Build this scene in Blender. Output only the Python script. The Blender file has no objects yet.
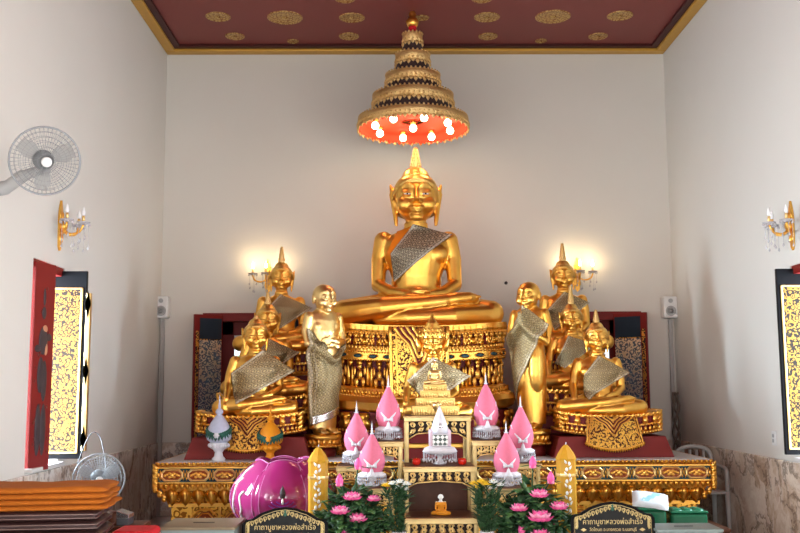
import bpy, math, random
from mathutils import Vector, Matrix, Euler
from mathutils.bvhtree import BVHTree
R = math.radians
PI = math.pi
random.seed(7)
SC = bpy.context.scene
COL = SC.collection

# ------------------------------------------------------------------ camera
F, PITCH, YAW, ROLL, CAMH = 948.5, 0.12377, 0.0102887, -0.0048092, 1.5
cam = bpy.data.objects.new('camera', bpy.data.cameras.new('camera'))
COL.objects.link(cam)
cam.data.sensor_width = 36.0
cam.data.lens = F * 36 / 800
cam.data.clip_end = 200
_f = Vector((math.sin(YAW) * math.cos(PITCH), math.cos(YAW) * math.cos(PITCH), math.sin(PITCH)))
_r = Vector((math.cos(YAW), -math.sin(YAW), 0))
_u = _r.cross(_f)
_r2 = _r * math.cos(ROLL) + _u * math.sin(ROLL)
_u2 = _u * math.cos(ROLL) - _r * math.sin(ROLL)
cam.matrix_world = Matrix(((_r2.x, _u2.x, -_f.x, 0), (_r2.y, _u2.y, -_f.y, 0), (_r2.z, _u2.z, -_f.z, CAMH), (0, 0, 0, 1)))
SC.camera = cam


def at(px, py, Y):
    """world point seen at a pixel of the photograph, at depth Y"""
    d = _f + _r2 * ((px - 400) / F) - _u2 * ((py - 266.5) / F)
    k = Y / d.y
    return Vector((d.x * k, Y, CAMH + d.z * k))


def on_z(px, py, z):
    d = _f + _r2 * ((px - 400) / F) - _u2 * ((py - 266.5) / F)
    k = (z - CAMH) / d.z
    return Vector((d.x * k, d.y * k, z))


# ------------------------------------------------------------------ mesh builder
class MB:
    def __init__(s):
        s.v = []; s.f = []; s.m = []; s.s = []; s.uv = {}

    def add(s, vs, fs, mat=0, smooth=True, M=None):
        b = len(s.v)
        if M is not None:
            s.v += [M @ Vector(p) for p in vs]
        else:
            s.v += [Vector(p) for p in vs]
        for f in fs:
            s.f.append([b + i for i in f]); s.m.append(mat); s.s.append(smooth)
        return b

    def box(s, c, d, mat=0, M=None):
        x, y, z = d[0] / 2, d[1] / 2, d[2] / 2
        vs = [(c[0] + i * x, c[1] + j * y, c[2] + k * z) for k in (-1, 1) for j in (-1, 1) for i in (-1, 1)]
        s.add(vs, [(0, 2, 3, 1), (4, 5, 7, 6), (0, 1, 5, 4), (2, 6, 7, 3), (0, 4, 6, 2), (1, 3, 7, 5)], mat, False, M)
        return s

    def rings(s, rs, mat=0, smooth=True, M=None, cap0=True, cap1=True, closed=True):
        n = len(rs[0]); vs = [p for r in rs for p in r]; fs = []
        for i in range(len(rs) - 1):
            for j in range(n if closed else n - 1):
                k = (j + 1) % n
                fs.append((i * n + j, i * n + k, (i + 1) * n + k, (i + 1) * n + j))
        if cap0: fs.append(tuple(reversed(range(n))))
        if cap1: fs.append(tuple((len(rs) - 1) * n + j for j in range(n)))
        s.add(vs, fs, mat, smooth, M)
        return s

    def lathe(s, prof, c=(0, 0, 0), n=24, mat=0, M=None, smooth=True, sx=1, sy=1, cap=True):
        rs = []
        for r, z in prof:
            r = max(r, 1e-4)
            rs.append([(c[0] + sx * r * math.cos(2 * PI * j / n), c[1] + sy * r * math.sin(2 * PI * j / n), c[2] + z) for j in range(n)])
        s.rings(rs, mat, smooth, M, cap, cap)
        return s

    def ell(s, c, r, mat=0, M=None, nu=16, nv=10, rot=None):
        rs = []
        Q = Euler(rot).to_matrix() if rot else None
        for i in range(nv + 1):
            t = PI * i / nv
            ring = []
            for j in range(nu):
                a = 2 * PI * j / nu
                p = Vector((r[0] * max(math.sin(t), 1e-3) * math.cos(a), r[1] * max(math.sin(t), 1e-3) * math.sin(a), -r[2] * math.cos(t)))
                if Q: p = Q @ p
                ring.append(p + Vector(c))
            rs.append(ring)
        s.rings(rs, mat, True, M)
        return s

    def tube(s, pts, rad, n=10, mat=0, M=None, cap=True, flat=1.0, closed=False):
        pts = [Vector(p) for p in pts]
        if not hasattr(rad, '__len__'): rad = [rad] * len(pts)
        rs = []
        N = len(pts)
        prev = None
        for i, p in enumerate(pts):
            if closed:
                t = pts[(i + 1) % N] - pts[i - 1]
            else:
                t = pts[min(i + 1, N - 1)] - pts[max(i - 1, 0)]
            if t.length < 1e-9: t = Vector((0, 0, 1))
            t.normalize()
            if prev is None:
                a = Vector((0, -1, 0)) if abs(t.y) < .9 else Vector((0, 0, 1))
            else:
                a = prev
            a = (a - t * a.dot(t))
            if a.length < 1e-6: a = t.orthogonal()
            a.normalize(); prev = a
            b = t.cross(a)
            rs.append([p + a * (rad[i] * flat * math.cos(2 * PI * j / n)) + b * (rad[i] * math.sin(2 * PI * j / n)) for j in range(n)])
        if closed: rs.append(rs[0])
        s.rings(rs, mat, True, M, cap and not closed, cap and not closed)
        return s

    def chain(s, pts, rad, n=14, M=None):
        """tapered limb with round joints"""
        s.tube(pts, rad, n, 0, M)
        for p, r in zip(pts, rad): s.ell(p, (r, r, r), 0, M, n, 8)
        return s

    def prism(s, poly, y0, y1, mat=0, M=None, smooth=False):
        """polygon in x,z extruded along y"""
        n = len(poly)
        vs = [(p[0], y0, p[1]) for p in poly] + [(p[0], y1, p[1]) for p in poly]
        fs = [tuple(range(n)), tuple(range(2 * n - 1, n - 1, -1))]
        for j in range(n):
            k = (j + 1) % n
            fs.append((j, n + j, n + k, k))
        s.add(vs, fs, mat, smooth, M)
        return s

    def frame(s, outer, inner, y0, y1, mat=0, M=None):
        """ring between two x,z outlines of equal length, extruded along y; the front edge is bevelled"""
        n = len(outer)
        mid = [((o[0] * .5 + i[0] * .5), (o[1] * .5 + i[1] * .5)) for o, i in zip(outer, inner)]
        L = [[(p[0], y1, p[1]) for p in outer], [(p[0], y0 * .7 + y1 * .3, p[1]) for p in outer], [(p[0], y0, p[1]) for p in mid],
             [(p[0], y0 * .7 + y1 * .3, p[1]) for p in inner], [(p[0], y1, p[1]) for p in inner]]
        vs = [p for r in L for p in r]
        fs = []
        for i in range(5):
            a, b = i, (i + 1) % 5
            for j in range(n):
                k = (j + 1) % n
                fs.append((a * n + j, a * n + k, b * n + k, b * n + j))
        s.add(vs, fs, mat, False, M)
        return s

    def petal(s, o, out, up, w, h, t, mat=0, lean=0.0):
        """pointed leaf standing at o, facing out"""
        o = Vector(o); out = Vector(out).normalized(); up = Vector(up).normalized()
        sd = up.cross(out).normalized()
        P = lambda a, b, c: o + sd * (a * w / 2) + up * (b * h) + out * (c * t + lean * b * b * h)
        vs = [P(-.8, 0, 0), P(.8, 0, 0), P(0, 0, .8), P(-1, .4, .1), P(1, .4, .1), P(0, .42, 1), P(-.55, .75, .1), P(.55, .75, .1), P(0, .75, .7), P(0, 1.05, .3),
              P(-.8, 0, -.3), P(.8, 0, -.3), P(0, 1.0, -.2), P(-1, .4, -.3), P(1, .4, -.3)]
        fs = [(0, 2, 5, 3), (2, 1, 4, 5), (3, 5, 8, 6), (5, 4, 7, 8), (6, 8, 9), (8, 7, 9), (0, 3, 13, 10), (1, 11, 14, 4), (3, 6, 9, 12, 13), (4, 14, 12, 9, 7), (10, 13, 12, 14, 11), (0, 10, 11, 1, 2)]
        s.add(vs, fs, mat, True)
        return s

    def build(s, name, mats, parent=None, bevel=0, loc=None, sub=0):
        me = bpy.data.meshes.new(name)
        me.from_pydata([tuple(p) for p in s.v], [], s.f)
        for m in (mats if isinstance(mats, (list, tuple)) else [mats]): me.materials.append(m)
        me.polygons.foreach_set('material_index', s.m)
        me.polygons.foreach_set('use_smooth', s.s)
        me.update()
        o = bpy.data.objects.new(name, me)
        COL.objects.link(o)
        if parent: o.parent = parent
        if loc is not None: o.location = loc
        if bevel:
            b = o.modifiers.new('bevel', 'BEVEL'); b.width = bevel; b.segments = 2; b.limit_method = 'ANGLE'; b.angle_limit = R(40)
        if sub:
            b = o.modifiers.new('sub', 'SUBSURF'); b.levels = sub; b.render_levels = sub
        return o


def tag(o, label=None, cat=None, group=None, kind=None):
    if label: o['label'] = label
    if cat: o['category'] = cat
    if group: o['group'] = group
    if kind: o['kind'] = kind
    return o


def thing(name, label, cat, loc=(0, 0, 0), rz=0, group=None, scale=1):
    o = bpy.data.objects.new(name, None); COL.objects.link(o)
    o.empty_display_size = .05
    o.location = loc; o.rotation_euler = (0, 0, rz)
    if scale != 1: o.scale = (scale,) * 3
    return tag(o, label, cat, group)


def copy_tree(o, loc=None, label=None, parent=None, rz=None):
    c = o.copy(); COL.objects.link(c)
    if parent: c.parent = parent
    for ch in list(o.children): copy_tree(ch, parent=c)
    if loc is not None: c.location = loc
    if label: c['label'] = label
    if rz is not None: c.rotation_euler = (0, 0, rz)
    return c


def tz(a, ax): return Matrix.Rotation(a, 4, ax)
def T(x, y, z): return Matrix.Translation((x, y, z))


def catmull(pts, n=6, closed=False):
    P = [Vector(p) for p in pts]; N = len(P); out = []
    for i in range(N if closed else N - 1):
        if closed: a, b, c, d = P[i - 1], P[i], P[(i + 1) % N], P[(i + 2) % N]
        else: a, b, c, d = P[max(i - 1, 0)], P[i], P[i + 1], P[min(i + 2, N - 1)]
        for k in range(n):
            t = k / n
            out.append(.5 * ((2 * b) + (c - a) * t + (2 * a - 5 * b + 4 * c - d) * t * t + (3 * b - a - 3 * c + d) * t ** 3))
    if not closed: out.append(P[-1])
    return out


# ------------------------------------------------------------------ materials
class NT:
    def __init__(s, name):
        s.mat = bpy.data.materials.new(name); s.mat.use_nodes = True
        s.t = s.mat.node_tree; s.b = s.t.nodes['Principled BSDF']; s.out = s.t.nodes['Material Output']

    def n(s, ty, **kw):
        x = s.t.nodes.new('ShaderNode' + ty)
        for k, v in kw.items():
            if k.startswith('i_'):
                key = k[2:].replace('_', ' ')
                x.inputs[int(key) if key.isdigit() else key].default_value = v
            else: setattr(x, k, v)
        return x

    def l(s, a, b): s.t.links.new(a, b); return s

    def set(s, **kw):
        for k, v in kw.items():
            s.b.inputs[k.replace('_', ' ')].default_value = v
        return s

    def math(s, op, a, b=None, clamp=False):
        x = s.n('Math', operation=op); x.use_clamp = clamp
        for i, q in enumerate((a, b)):
            if q is None: continue
            if isinstance(q, (int, float)): x.inputs[i].default_value = q
            else: s.l(q, x.inputs[i])
        return x.outputs[0]

    def mix(s, fac, a, b):
        x = s.n('Mix', data_type='RGBA')
        s.l(fac, x.inputs[0])
        for i, q in ((6, a), (7, b)):
            if isinstance(q, tuple): x.inputs[i].default_value = q if len(q) == 4 else (*q, 1)
            else: s.l(q, x.inputs[i])
        return x.outputs[2]

    def noise(s, scale, detail=3, rough=.5, co=None, dist=0):
        x = s.n('TexNoise'); x.inputs['Scale'].default_value = scale; x.inputs['Detail'].default_value = detail
        x.inputs['Roughness'].default_value = rough; x.inputs['Distortion'].default_value = dist
        if co is None: co = s.co()
        s.l(co, x.inputs['Vector'])
        return x

    def co(s, kind='Object'):
        return s.n('TexCoord').outputs[kind]

    def ramp(s, fac, stops, interp='LINEAR'):
        x = s.n('ValToRGB'); x.color_ramp.interpolation = interp
        e = x.color_ramp.elements
        while len(e) < len(stops): e.new(.5)
        for el, (p, c) in zip(e, stops):
            el.position = p; el.color = c if len(c) == 4 else (*c, 1)
        s.l(fac, x.inputs[0])
        return x.outputs[0]

    def bump(s, h, strength=.3, dist=.01):
        x = s.n('Bump'); x.inputs['Strength'].default_value = strength; x.inputs['Distance'].default_value = dist
        s.l(h, x.inputs['Height']); s.l(x.outputs[0], s.b.inputs['Normal'])
        return s


def plain(name, col, rough=.5, metal=0, bump=0, bscale=60, var=.08, **kw):
    """plain surface with slight procedural variation"""
    m = NT(name)
    n = m.noise(bscale * .25, 4)
    c0 = tuple(c * (1 - var) for c in col[:3]); c1 = tuple(min(1, c * (1 + var)) for c in col[:3])
    m.l(m.mix(n.outputs[0], c0, c1), m.b.inputs['Base Color'])
    m.set(Roughness=rough, Metallic=metal, **{'Specular_IOR_Level': .28, **kw})
    if bump: m.bump(m.noise(bscale, 4).outputs[0], bump, .004)
    return m.mat


def gold_mat(name, c0, c1, rough=.22, bump=.06, bscale=14, spots=0):
    m = NT(name)
    n = m.noise(6, 4, .6)
    f = m.ramp(n.outputs[0], [(.3, (0, 0, 0)), (.7, (1, 1, 1))])
    m.l(m.mix(f, c0, c1), m.b.inputs['Base Color'])
    rr = m.n('MapRange', i_3=rough * .75, i_4=rough * 1.35); m.l(m.noise(18, 3).outputs[0], rr.inputs[0]); m.l(rr.outputs[0], m.b.inputs['Roughness'])
    m.set(Metallic=1.0)
    m.bump(m.noise(bscale, 3).outputs[0], bump, .02)
    return m.mat


def carved(name, scale, gold, dark, freq=16, thr=0.0, warp=.35, rand=.6, bump=.6, rough=.3, darkrough=.5, dmetal=0.0, stretch=(1, 1, 1), dist=.01):
    """carved / lacquered gold scrollwork: rosettes and whorls of gold over a dark ground"""
    m = NT(name)
    mp = m.n('Mapping'); m.l(m.co(), mp.inputs[0]); mp.inputs['Scale'].default_value = stretch
    nz = m.noise(scale * .8, 2, .5, mp.outputs[0])
    ad = m.n('VectorMath', operation='MULTIPLY_ADD'); m.l(nz.outputs['Color'], ad.inputs[0]); ad.inputs[1].default_value = (warp / scale,) * 3; m.l(mp.outputs[0], ad.inputs[2])
    vo = m.n('TexVoronoi'); vo.inputs['Scale'].default_value = scale; vo.inputs['Randomness'].default_value = rand
    m.l(ad.outputs[0], vo.inputs['Vector'])
    n2 = m.noise(scale * 1.3, 1.5, .5, mp.outputs[0])
    ph = m.math('ADD', m.math('MULTIPLY', vo.outputs['Distance'], freq), m.math('MULTIPLY', n2.outputs[0], 11.0))
    sn = m.math('SINE', ph)
    mask = m.math('MULTIPLY_ADD', sn, 3.0); m.t.nodes[-1].inputs[2].default_value = .5 - thr * 3; m.t.nodes[-1].use_clamp = True
    m.l(m.mix(mask, dark, gold), m.b.inputs['Base Color'])
    mr = m.n('MapRange', i_3=dmetal, i_4=1.0); m.l(mask, mr.inputs[0]); m.l(mr.outputs[0], m.b.inputs['Metallic'])
    mr = m.n('MapRange', i_3=darkrough, i_4=rough); m.l(mask, mr.inputs[0]); m.l(mr.outputs[0], m.b.inputs['Roughness'])
    m.set(Specular_IOR_Level=.25)
    m.bump(mask, bump, dist)
    return m.mat


GC0, GC1 = (.80, .40, .055), (.94, .56, .13)
M = {}
M['gold'] = gold_mat('gold leaf', (.85, .44, .07), (.94, .55, .13), .32, .03, 9)
M['gold_pale'] = gold_mat('pale polished gold', (.86, .58, .2), (.95, .7, .32), .34, .03, 14)
M['gold_deep'] = gold_mat('deep gold paint', (.68, .31, .035), (.84, .44, .07), .28, .10, 30)
M['gold_curl'] = gold_mat('gold curls', GC0, GC1, .25, 0, 9)
_m = NT('gold curled hair')
_v = _m.n('TexVoronoi'); _v.inputs['Scale'].default_value = 46; _v.inputs['Randomness'].default_value = .25; _m.l(_m.co(), _v.inputs['Vector'])
_m.set(Base_Color=(.93, .60, .17, 1), Metallic=1., Roughness=.32)
_m.bump(_m.math('SUBTRACT', 1.0, _v.outputs['Distance']), .55, .008)
M['hair'] = _m.mat
M['carved_red'] = carved('carved gold on red', 22, (.88, .5, .1), (.10, .018, .008), 15, -.1)
M['carved_dark'] = carved('carved gold on black', 20, (.86, .52, .13), (.012, .012, .014), 15, .05)
M['carved_gold'] = carved('carved deep gold', 15, (.86, .47, .08), (.30, .11, .012), 14, -.25, dmetal=.8)
M['lacquer'] = carved('gold and black lacquer', 26, (.66, .42, .10), (.014, .009, .006), 12, .05, .6, .9, .12, .3)
M['shutter_blue'] = carved('shutter paint of white and gold foliage on blue', 19, (.90, .84, .72), (.09, .15, .22), 13, .0, .7, .9, .1, .4, dmetal=0)  # foliage and blue lightened to stand in for window light on the leaf
M['cloth_gold'] = carved('gold drape scrolls on dark red', 26, (.90, .56, .13), (.07, .014, .01), 9, -.15, .6, .95)
M['cloth_field'] = carved('fine gold scrolls on red cloth', 40, (.88, .52, .10), (.09, .02, .01), 7, -.25, .6, .95)
M['apron'] = carved('openwork gilt scrolls', 22, (.86, .62, .25), (.02, .010, .006), 15, -.05, .5, .5)
M['gilt_cream'] = gold_mat('cream gilt frame', (.50, .36, .15), (.66, .49, .24), .42, .05, 40)
M['maroon'] = plain('maroon paint', (.185, .014, .012), .5, bump=.03)
M['dark_red'] = plain('dark red lacquer', (.12, .012, .008), .3)
M['frame_red'] = plain('red window frame paint', (.20, .010, .008), .5, bump=.03)
M['black'] = plain('black lacquer', (.004, .004, .005), .5, Specular_IOR_Level=.1)
M['navy'] = plain('navy shutter paint', (.016, .028, .045), .45, Specular_IOR_Level=.2)
M['wood'] = plain('red brown varnished wood', (.085, .026, .011), .45, var=.3)
M['teal_inlay'] = plain('dark teal inlay', (.03, .07, .075), .2)
M['red_inlay'] = plain('red inlay', (.32, .07, .015), .3)
M['white_stone'] = plain('white table slab', (.72, .69, .66), .3)
M['pink'] = plain('pink flock', (.66, .155, .235), .75, bump=.35, bscale=220)
M['white_cloth'] = plain('white satin', (.62, .60, .63), .5, bump=.2, bscale=120)
M['silver'] = plain('silver', (.78, .78, .8), .25, 1.0)
M['chrome'] = plain('steel', (.7, .71, .72), .25, 1.0)
M['yellow_wax'] = plain('yellow wax', (.52, .26, .018), .4, Subsurface_Weight=.2)
M['white_plastic'] = plain('white plastic', (.76, .76, .75), .35)
M['grey_plastic'] = plain('grey plastic', (.42, .42, .42), .45)
M['dark_plastic'] = plain('dark grey plastic', (.07, .07, .075), .4)
M['leaf'] = plain('dark green leaves', (.022, .06, .02), .45, var=.35, bscale=30)
M['leaf_light'] = plain('light green leaves', (.06, .13, .035), .45, var=.3, bscale=30)
M['lotus'] = plain('pink lotus petals', (.80, .10, .30), .5, var=.25, bscale=80)
M['lotus_pale'] = plain('pale pink lotus petals', (.88, .34, .50), .5, var=.2, bscale=80)
M['mum_white'] = plain('white petals', (.86, .86, .80), .6)
M['mum_yellow'] = plain('yellow petals', (.85, .55, .03), .6)
M['red_glass'] = plain('red candle cup', (.6, .02, .01), .15)
M['orange_cloth'] = plain('orange felt', (.38, .10, .005), .85, bump=.5, bscale=90, var=.14)
M['brown_cloth'] = plain('dark brown vinyl', (.035, .014, .013), .38, bump=.4, bscale=40)
M['red_cloth'] = plain('red cushion cloth', (.62, .012, .02), .6)
M['blue_white'] = plain('pale blue porcelain', (.52, .57, .72), .4, bump=.25, bscale=120, var=.12)
M['orange_phum'] = plain('orange flower paste', (.74, .27, .012), .45, bump=.3, bscale=120, var=.12)
M['garland'] = plain('green garland', (.025, .11, .08), .55, bump=.6, bscale=150, var=.4)
M['green_box'] = plain('green tin', (.010, .12, .055), .18)
M['bulb_white'] = plain('glass', (.9, .9, .9), .1)
M['ceil'] = plain('ceiling maroon', (.20, .040, .034), .5, bump=.03, bscale=8, var=.05)
M['groove'] = plain('dark ceiling groove', (.05, .008, .008), .5)
M['cornice'] = plain('gold paint', (.55, .30, .05), .4, .35)
M['medallion'] = carved('stencilled gold medallion', 18, (.62, .44, .18), (.30, .13, .04), 12, -.3, .4, .5, .1, .5, dmetal=.2)
M['tan_top'] = plain('box top of brown ply', (.20, .15, .09), .35)
M['grey_box'] = plain('grey green painted box', (.21, .27, .26), .35)

_m = NT('umbrella cloth of dark maroon silk'); _m.set(Base_Color=(.035, .012, .010, 1), Roughness=.6, Sheen_Weight=.2)
_m.bump(_m.noise(90, 2).outputs[0], .3, .003); M['umb_cloth'] = _m.mat
M['umb_lining'] = plain('orange red umbrella lining', (.74, .065, .022), .7)

_m = NT('thin clear glass'); _m.set(Base_Color=(.93, .95, .95, 1), Roughness=.05, Transmission_Weight=1., IOR=1.45); M['glass'] = _m.mat
_m = NT('frosted crystal'); _m.set(Base_Color=(.86, .82, .85, 1), Roughness=.12, Transmission_Weight=.4, IOR=1.5); M['crystal'] = _m.mat
_m = NT('magenta gloss plastic'); _m.set(Base_Color=(.42, .025, .20, 1), Roughness=.10, Coat_Weight=.6, Coat_Roughness=.03)
_n = _m.noise(3, 2); _m.l(_m.mix(_n.outputs[0], (.20, .008, .075), (.36, .028, .14)), _m.b.inputs['Base Color']); M['magenta'] = _m.mat
_m = NT('purple mark'); _m.set(Base_Color=(.13, .02, .22, 1), Roughness=.3); M['purple'] = _m.mat


def emis(name, col, st):
    m = NT(name); m.set(Base_Color=(*col, 1), Emission_Color=(*col, 1), Emission_Strength=st); return m.mat
M['bulb'] = emis('lit warm bulb', (1, .80, .55), 9)
M['candle_bulb'] = emis('lit candle bulb', (1, .74, .42), 14)

# plaster
_m = NT('cream plaster wall')
_n = _m.noise(.6, 4, .6); _m.l(_m.mix(_n.outputs[0], (.70, .668, .607), (.765, .738, .68)), _m.b.inputs['Base Color'])
_m.set(Roughness=.62); _m.bump(_m.noise(30, 5).outputs[0], .08, .004); M['plaster'] = _m.mat


def marble(name, cs, sc=3.0, edge=.35, stretch=(1, 1, 1), rot=0.0):
    m = NT(name)
    mp = m.n('Mapping'); m.l(m.co(), mp.inputs[0]); mp.inputs['Scale'].default_value = stretch; mp.inputs['Rotation'].default_value = (rot, rot * .6, 0)
    co = mp.outputs[0]
    w = m.noise(sc * .9, 5, .6, co)
    ad = m.n('VectorMath', operation='MULTIPLY_ADD'); m.l(w.outputs['Color'], ad.inputs[0]); ad.inputs[1].default_value = (.9, .9, .9); m.l(co, ad.inputs[2])
    v = m.n('TexVoronoi', feature='SMOOTH_F1'); v.inputs['Scale'].default_value = sc * 1.6; v.inputs['Smoothness'].default_value = .25; m.l(ad.outputs[0], v.inputs['Vector'])
    n = m.noise(sc * 1.5, 8, .68, ad.outputs[0], .8)
    sep = m.n('SeparateColor'); m.l(v.outputs['Color'], sep.inputs[0])
    f = m.math('ADD', m.math('MULTIPLY', sep.outputs[0], .30), m.math('MULTIPLY', n.outputs[0], .75))
    c = m.ramp(f, cs)
    vein = m.noise(sc * .8, 6, .6, ad.outputs[0])
    k = m.ramp(vein.outputs[0], [(.46, (0, 0, 0)), (.50, (edge, edge, edge)), (.53, (0, 0, 0))])
    m.l(m.mix(k, c, (.13, .08, .06)), m.b.inputs['Base Color'])
    m.set(Roughness=.12, Specular_IOR_Level=.6)
    return m.mat
M['marble_l'] = marble('grey brown marble', [(.25, (.32, .22, .15)), (.40, (.62, .50, .40)), (.52, (.86, .79, .72)), (.62, (.66, .53, .42)), (.78, (.92, .88, .83))], 2.0, .8, (1, 1.6, .8), .6)
M['marble_r'] = marble('pink brown marble', [(.25, (.34, .21, .13)), (.42, (.66, .50, .37)), (.55, (.86, .74, .62)), (.72, (.60, .42, .31))], 1.9, .7)
M['marble_f'] = marble('pale floor marble', [(.25, (.62, .58, .55)), (.5, (.85, .83, .80)), (.75, (.70, .66, .63))], 1.6)

# brocade sash, patterned along its own weave (UV)
def brocade(name, base, light, silver, aspect=1.0, sc=8):
    m = NT(name)
    uv = m.n('TexCoord').outputs['UV']
    mp = m.n('Mapping'); m.l(uv, mp.inputs[0]); mp.inputs['Scale'].default_value = (sc, sc, 1); mp.inputs['Rotation'].default_value = (0, 0, R(45))
    v = m.n('TexVoronoi'); v.inputs['Scale'].default_value = 1; v.inputs['Randomness'].default_value = 0.05; m.l(mp.outputs[0], v.inputs['Vector'])
    rosette = m.ramp(v.outputs['Distance'], [(.0, (1, 1, 1)), (.16, (.8, .8, .8)), (.24, (0, 0, 0)), (.36, (0, 0, 0)), (.44, (.75, .75, .75)), (.55, (.1, .1, .1))])
    spark = m.n('TexVoronoi'); spark.inputs['Scale'].default_value = 30; m.l(uv, spark.inputs['Vector'])
    sp = m.ramp(spark.outputs['Distance'], [(.10, (1, 1, 1)), (.3, (0, 0, 0))])
    sx = m.n('SeparateXYZ'); m.l(uv, sx.inputs[0])
    edge = m.math('MINIMUM', sx.outputs[0], m.math('SUBTRACT', aspect, sx.outputs[0]))
    band = m.ramp(edge, [(.0, (.3, .3, .3)), (.035, (1, 1, 1)), (.06, (1, 1, 1)), (.075, (0, 0, 0)), (.11, (0, 0, 0)), (.125, (.8, .8, .8)), (.14, (0, 0, 0))])
    c = m.mix(rosette, base, light)
    c = m.mix(m.math('MULTIPLY', sp, .45), c, silver)
    c = m.mix(m.math('MULTIPLY', band, m.math('ADD', .35, m.math('MULTIPLY', sp, .65))), c, silver)
    m.l(c, m.b.inputs['Base Color'])
    m.set(Metallic=.4, Roughness=.45)
    m.bump(m.math('ADD', rosette, sp), .5, .004)
    return m.mat
M['sash'] = brocade('bronze brocade', (.19, .135, .065), (.66, .50, .25), (.98, .90, .72))
M['sash_grey'] = brocade('silver grey brocade', (.09, .072, .048), (.50, .43, .30), (.9, .88, .8))
M['sash_fine'] = brocade('fine bronze brocade', (.20, .145, .07), (.66, .52, .25), (.98, .90, .72), 1.0, 13)
M['orange_silk'] = plain('orange silk', (.85, .24, .01), .5)
M['tassel'] = plain('gold fringe', (.66, .36, .06), .5, .6, bump=.6, bscale=160)
M['screen_grn'] = plain('garden leaves', (.22, .60, .28), .6, var=.5, bscale=30)
M['magenta_rim'] = plain('pale magenta rim', (.50, .16, .34), .15)
M['duct_grey'] = plain('grey duct plastic', (.40, .385, .37), .5)
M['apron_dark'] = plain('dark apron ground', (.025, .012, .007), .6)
M['lace'] = plain('white lace', (.68, .64, .66), .6, bump=.5, bscale=200)
M['pink_white'] = plain('pale pink gloss', (.72, .52, .58), .3)
M['white_china'] = plain('white china', (.70, .72, .76), .3)
M['gold_old'] = gold_mat('old pale gold', (.42, .25, .07), (.60, .38, .13), .34, .15, 30)
M['sign_black'] = plain('glossy black sign', (.008, .010, .011), .06)
M['sign_gold'] = plain('sign gold', (.60, .46, .20), .4, .2)
M['green_gloss'] = plain('green gloss wrap', (.012, .15, .075), .08, Specular_IOR_Level=.6)
M['packet'] = plain('white plastic wrap', (.70, .76, .80), .15, bump=.5, bscale=60)
M['packet_blue'] = plain('pale blue print', (.30, .55, .62), .3, var=.3)
M['brown_welt'] = plain('worn brown welt', (.16, .10, .085), .35)
M['guard_wire'] = plain('fan wire', (.26, .27, .28), .4)
M['motor_grey'] = plain('fan motor grey', (.20, .205, .21), .4)
M['painted_skin'] = plain('painted skin', (.50, .22, .12), .5)
M['guardian'] = plain('dark painted guardian', (.05, .032, .035), .5, var=.4)
M['tier_gold'] = gold_mat('umbrella gilt', (.74, .50, .20), (.86, .64, .30), .5, .5, 60)
M['chair_grey'] = plain('grey chair plastic', (.50, .50, .49), .4)
M['cable'] = plain('grey cable', (.16, .125, .10), .6)
# ------------------------------------------------------------------ room shell
XL, XR, YB, YF, ZC = -2.737, 3.389, 11.3, -4.5, 5.54
WT = .3


def wall(name, axis, pos, sgn, u0, u1, holes, mat):
    """axis 'x': wall at x=pos spanning y; 'y': wall at y=pos spanning x; sgn = side the thickness goes to"""
    b = MB()
    us = sorted({u0, u1, *[h[0] for h in holes], *[h[1] for h in holes]})
    zs = sorted({0, ZC + .2, *[h[2] for h in holes], *[h[3] for h in holes]})
    for a, c in zip(us, us[1:]):
        for z0, z1 in zip(zs, zs[1:]):
            um, zm = (a + c) / 2, (z0 + z1) / 2
            if any(h[0] < um < h[1] and h[2] < zm < h[3] for h in holes): continue
            t = pos + sgn * WT / 2
            if axis == 'x': b.box((t, um, zm), (WT, c - a, z1 - z0))
            else: b.box((um, t, zm), (c - a, WT, z1 - z0))
    return tag(b.build(name, mat), kind='structure')


SIDE = [(7.24, 7.95, .86, 2.48), (3.3, 4.5, .86, 2.6), (-.3, .9, .86, 2.6)]
BW = [(-2.19, -.94, .86, 2.30), (1.70, 2.95, .86, 2.30)]
wall('wall_left', 'x', XL, -1, YF, YB + WT, SIDE, M['plaster'])
wall('wall_right', 'x', XR, 1, YF, YB + WT, SIDE, M['plaster'])
wall('wall_back', 'y', YB, 1, XL, XR, BW, M['plaster'])
wall('wall_front', 'y', YF, -1, XL - WT, XR + WT, [(-1.1, 1.7, 0, 3.1)], M['plaster'])
fl = MB(); fl.box(((XL + XR) / 2, (YB + YF) / 2, -.1), (XR - XL + 1.2, YB - YF + 1.2, .2)); tag(fl.build('floor', M['marble_f']), kind='structure')
ce = MB(); ce.box(((XL + XR) / 2, (YB + YF) / 2, ZC + .16), (XR - XL, YB - YF, .2)); ceil = tag(ce.build('ceiling', M['ceil']), kind='structure')
for i, (c, d) in enumerate([(((XL + XR) / 2, YB - .07, ZC + .03), (XR - XL, .14, .06)), ((XL + .06, (YB + YF) / 2 - .07, ZC + .03), (.12, YB - YF - .14, .06)),
                            ((XR - .06, (YB + YF) / 2 - .07, ZC + .03), (.12, YB - YF - .14, .06))]):
    b = MB(); b.box(c, d); tag(b.build('trim_%d' % (i + 1), M['cornice'], bevel=.012), kind='structure')
for i, (c, d) in enumerate([(((XL + XR) / 2, YB - .18, ZC + .045), (XR - XL - .24, .08, .03)), ((XL + .158, (YB + YF) / 2 - .11, ZC + .045), (.076, YB - YF - .22, .03)),
                            ((XR - .158, (YB + YF) / 2 - .11, ZC + .045), (.076, YB - YF - .22, .03))]):
    b = MB(); b.box(c, d); tag(b.build('trim_%d' % (i + 4), M['groove']), kind='structure')
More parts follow.
